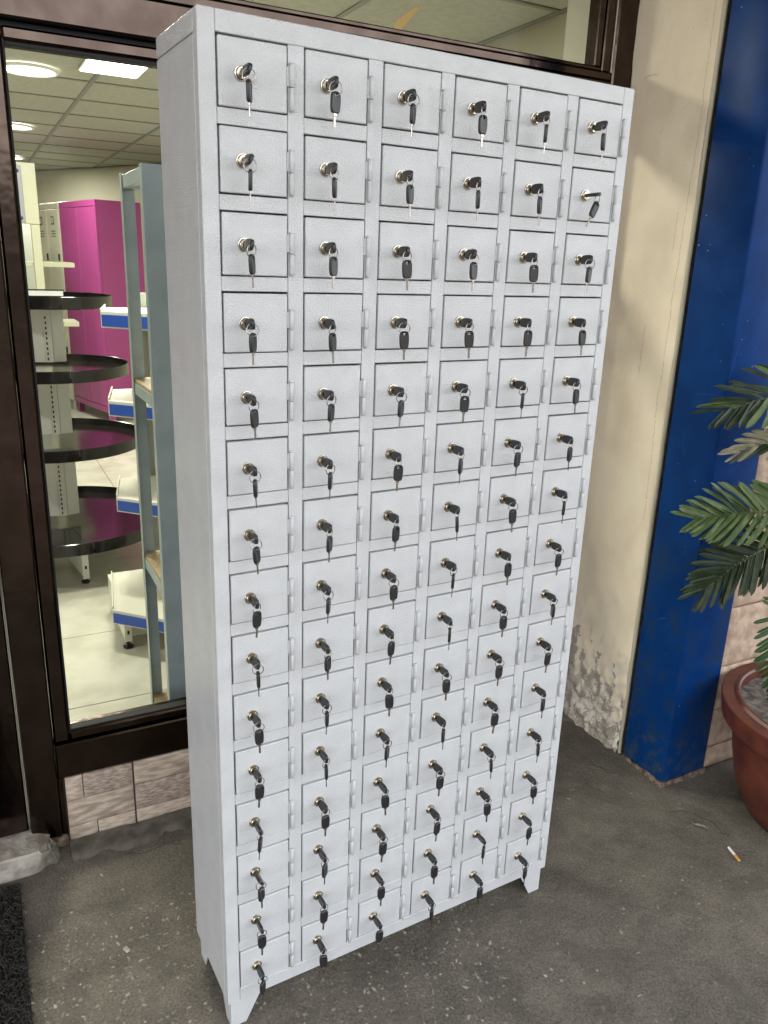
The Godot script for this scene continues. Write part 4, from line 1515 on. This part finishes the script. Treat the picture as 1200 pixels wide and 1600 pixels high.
func locker(called: String, label: String, at: Vector3, turn: float, w: float, d: float, h: float, columns: int, tiers: int, m: Material, detail: bool):
	# local: front at z = 0 facing +z, x from 0 to w
	var t := thing(called, label, "locker", at, turn)
	var leg := 0.10
	pbox("carcass", Vector3(0, leg, -d), Vector3(w, h, -0.022), m, t, 0.003)
	pbox("top_rail", Vector3(0, h - 0.05, -0.0215), Vector3(w, h, 0.0), m, t, 0.002)
	pbox("bottom_rail", Vector3(0, leg, -0.0215), Vector3(w, leg + 0.05, 0.0), m, t, 0.002)
	for c in columns + 1:
		var x := lerpf(0.0, w - 0.018, float(c) / columns)
		pbox("stile", Vector3(x, leg + 0.0505, -0.0215), Vector3(x + 0.018, h - 0.0505, 0.0), m, t, 0.002)
	var cw := (w - 0.018) / columns
	var th := (h - leg - 0.10) / tiers
	for c in columns:
		for r in tiers:
			var xa := c * cw + 0.021
			var ya := leg + 0.05 + r * th + 0.004
			var dr := pbox("door", Vector3(xa, ya, -0.018), Vector3(xa + cw - 0.024, ya + th - 0.008, 0.001), m, t, 0.002)
			var hw := (cw - 0.024) / 2
			var hh := (th - 0.008) / 2
			if detail:
				pbox("label_frame", Vector3(-0.03, hh - 0.13, 0.01), Vector3(0.03, hh - 0.06, 0.0125), M.dark_slot, dr, 0.0005)
				pbox("label_card", Vector3(-0.02, hh - 0.12, 0.0127), Vector3(0.02, hh - 0.07, 0.0137), m, dr, 0.0003)
				for k in 3:
					pbox("vent", Vector3(-0.05, hh - 0.19 - k * 0.022, 0.0095), Vector3(0.05, hh - 0.184 - k * 0.022, 0.0115), M.dark_slot, dr, 0.0003)
			pbox("handle", Vector3(hw - 0.035, -0.03, 0.0095), Vector3(hw - 0.02, 0.03, 0.022), M.dark_slot if detail else M.raw_aluminium, dr, 0.002)
	for x in [0.01, w - 0.07]:
		for z in [-0.07, -d + 0.01]:
			var g := MB.new()
			g.prism([Vector2(x + 0.012, 0), Vector2(x + 0.045, 0), Vector2(x + 0.06, leg - 0.0005), Vector2(x, leg - 0.0005)], z, z + 0.05)
			part("foot", g.done(), m, t)


func make_interior():
	make_room()
	make_rack()
	make_corner_gondola()
	make_round_display()
	# row along the far side: fronts run from (0.712, -6.05) to (0.519, -6.81) and on
	var u := Vector3(-0.246, 0, -0.969).normalized()
	# a front facing -x: local +x runs towards the viewer
	var turn := atan2(u.z, -u.x)
	var near := Vector3(0.712, FLOOR, -6.05)
	locker("magenta_wardrobe", "tall glossy magenta steel wardrobe in the shop", near + u * 0.80, turn, 0.80, 0.40, 1.87, 2, 1, M.magenta_paint, false)
	locker("cream_locker", "cream two-tier steel locker standing left of the magenta wardrobe", near + u * 1.72, turn, 0.90, 0.40, 1.87, 3, 2, M.locker_cream, true)
	locker("grey_locker", "grey steel locker with small black handles behind the sign board", Vector3(-0.20, FLOOR, -6.2), -0.12, 0.46, 0.4, 1.85, 3, 1, M.locker_grey, false)
	# cream stand with a sign box on top
	var t := thing("sign_stand", "cream display stand carrying a grey sign plate beside the window post", "display stand", Vector3(0.117, FLOOR, -4.75))
	var C: Material = M.cream_paint
	pbox("post", Vector3(0.004, 0.0, -0.06), Vector3(0.057, 1.612, -0.01), C, t, 0.002)
	pbox("sign_box", Vector3(-0.27, 1.613, -0.065), Vector3(0.059, 1.985, -0.004), C, t, 0.002)
	var pl := pbox("sign_plate", Vector3(-0.265, 1.62, -0.0035), Vector3(-0.025, 1.965, 0.002), M.sign_grey, t, 0.002)
	for q in [Vector3(0.095, 0.14, 0.0035), Vector3(0.095, -0.145, 0.0035)]:
		var g := MB.new()
		g.smooth = true
		g.lathe([Vector2(0.0, 0.0), Vector2(0.011, 0.0), Vector2(0.012, -0.002)], 16)
		var o := part("stud", g.done(), M.sign_blue, pl, q)
		o.rotation.x = PI / 2
	var g3 := MB.new()
	g3.smooth = true
	var arc := []
	for i in 12:
		var a := lerpf(PI * 0.75, 0.0, i / 11.0)
		arc.append(Vector3(0.028 + cos(a) * 0.036, 0.03 + sin(a) * 0.04, 0.0022))
	arc.append(Vector3(0.064, 0.005, 0.0022))
	arc.append(Vector3(0.064, -0.02, 0.0022))
	g3.tube(arc, 0.0065, 6)
	part("emblem", g3.done(), M.sign_blue, pl)
	var tm := TextMesh.new()
	tm.text = "L"
	tm.font_size = 16
	tm.pixel_size = 0.003
	tm.depth = 0.002
	var so := SystemFont.new()
	so.font_names = PackedStringArray(["Droid Sans"])
	tm.font = so
	part("lettering", tm, M.sign_blue, pl, Vector3(0.06, -0.10, 0.003))
	for y in [1.345, 0.95]:
		pbox("shelf", Vector3(-0.4, y, -0.36), Vector3(0.262, y + 0.032, -0.07), C, t, 0.002)
	pbox("back_panel", Vector3(-0.42, 0.05, -0.385), Vector3(0.02, 0.93, -0.365), C, t, 0.002)
	pbox("base_foot", Vector3(-0.05, 0.0, -0.30), Vector3(0.08, 0.0495, -0.062), C, t, 0.002)


func _ready():
	make_light()
	make_materials()
	make_ground()
	make_shop_front()
	make_pier()
	make_surroundings()
	make_cabinet()
	make_interior()
	make_pot()
	make_plant()
	make_small_things()
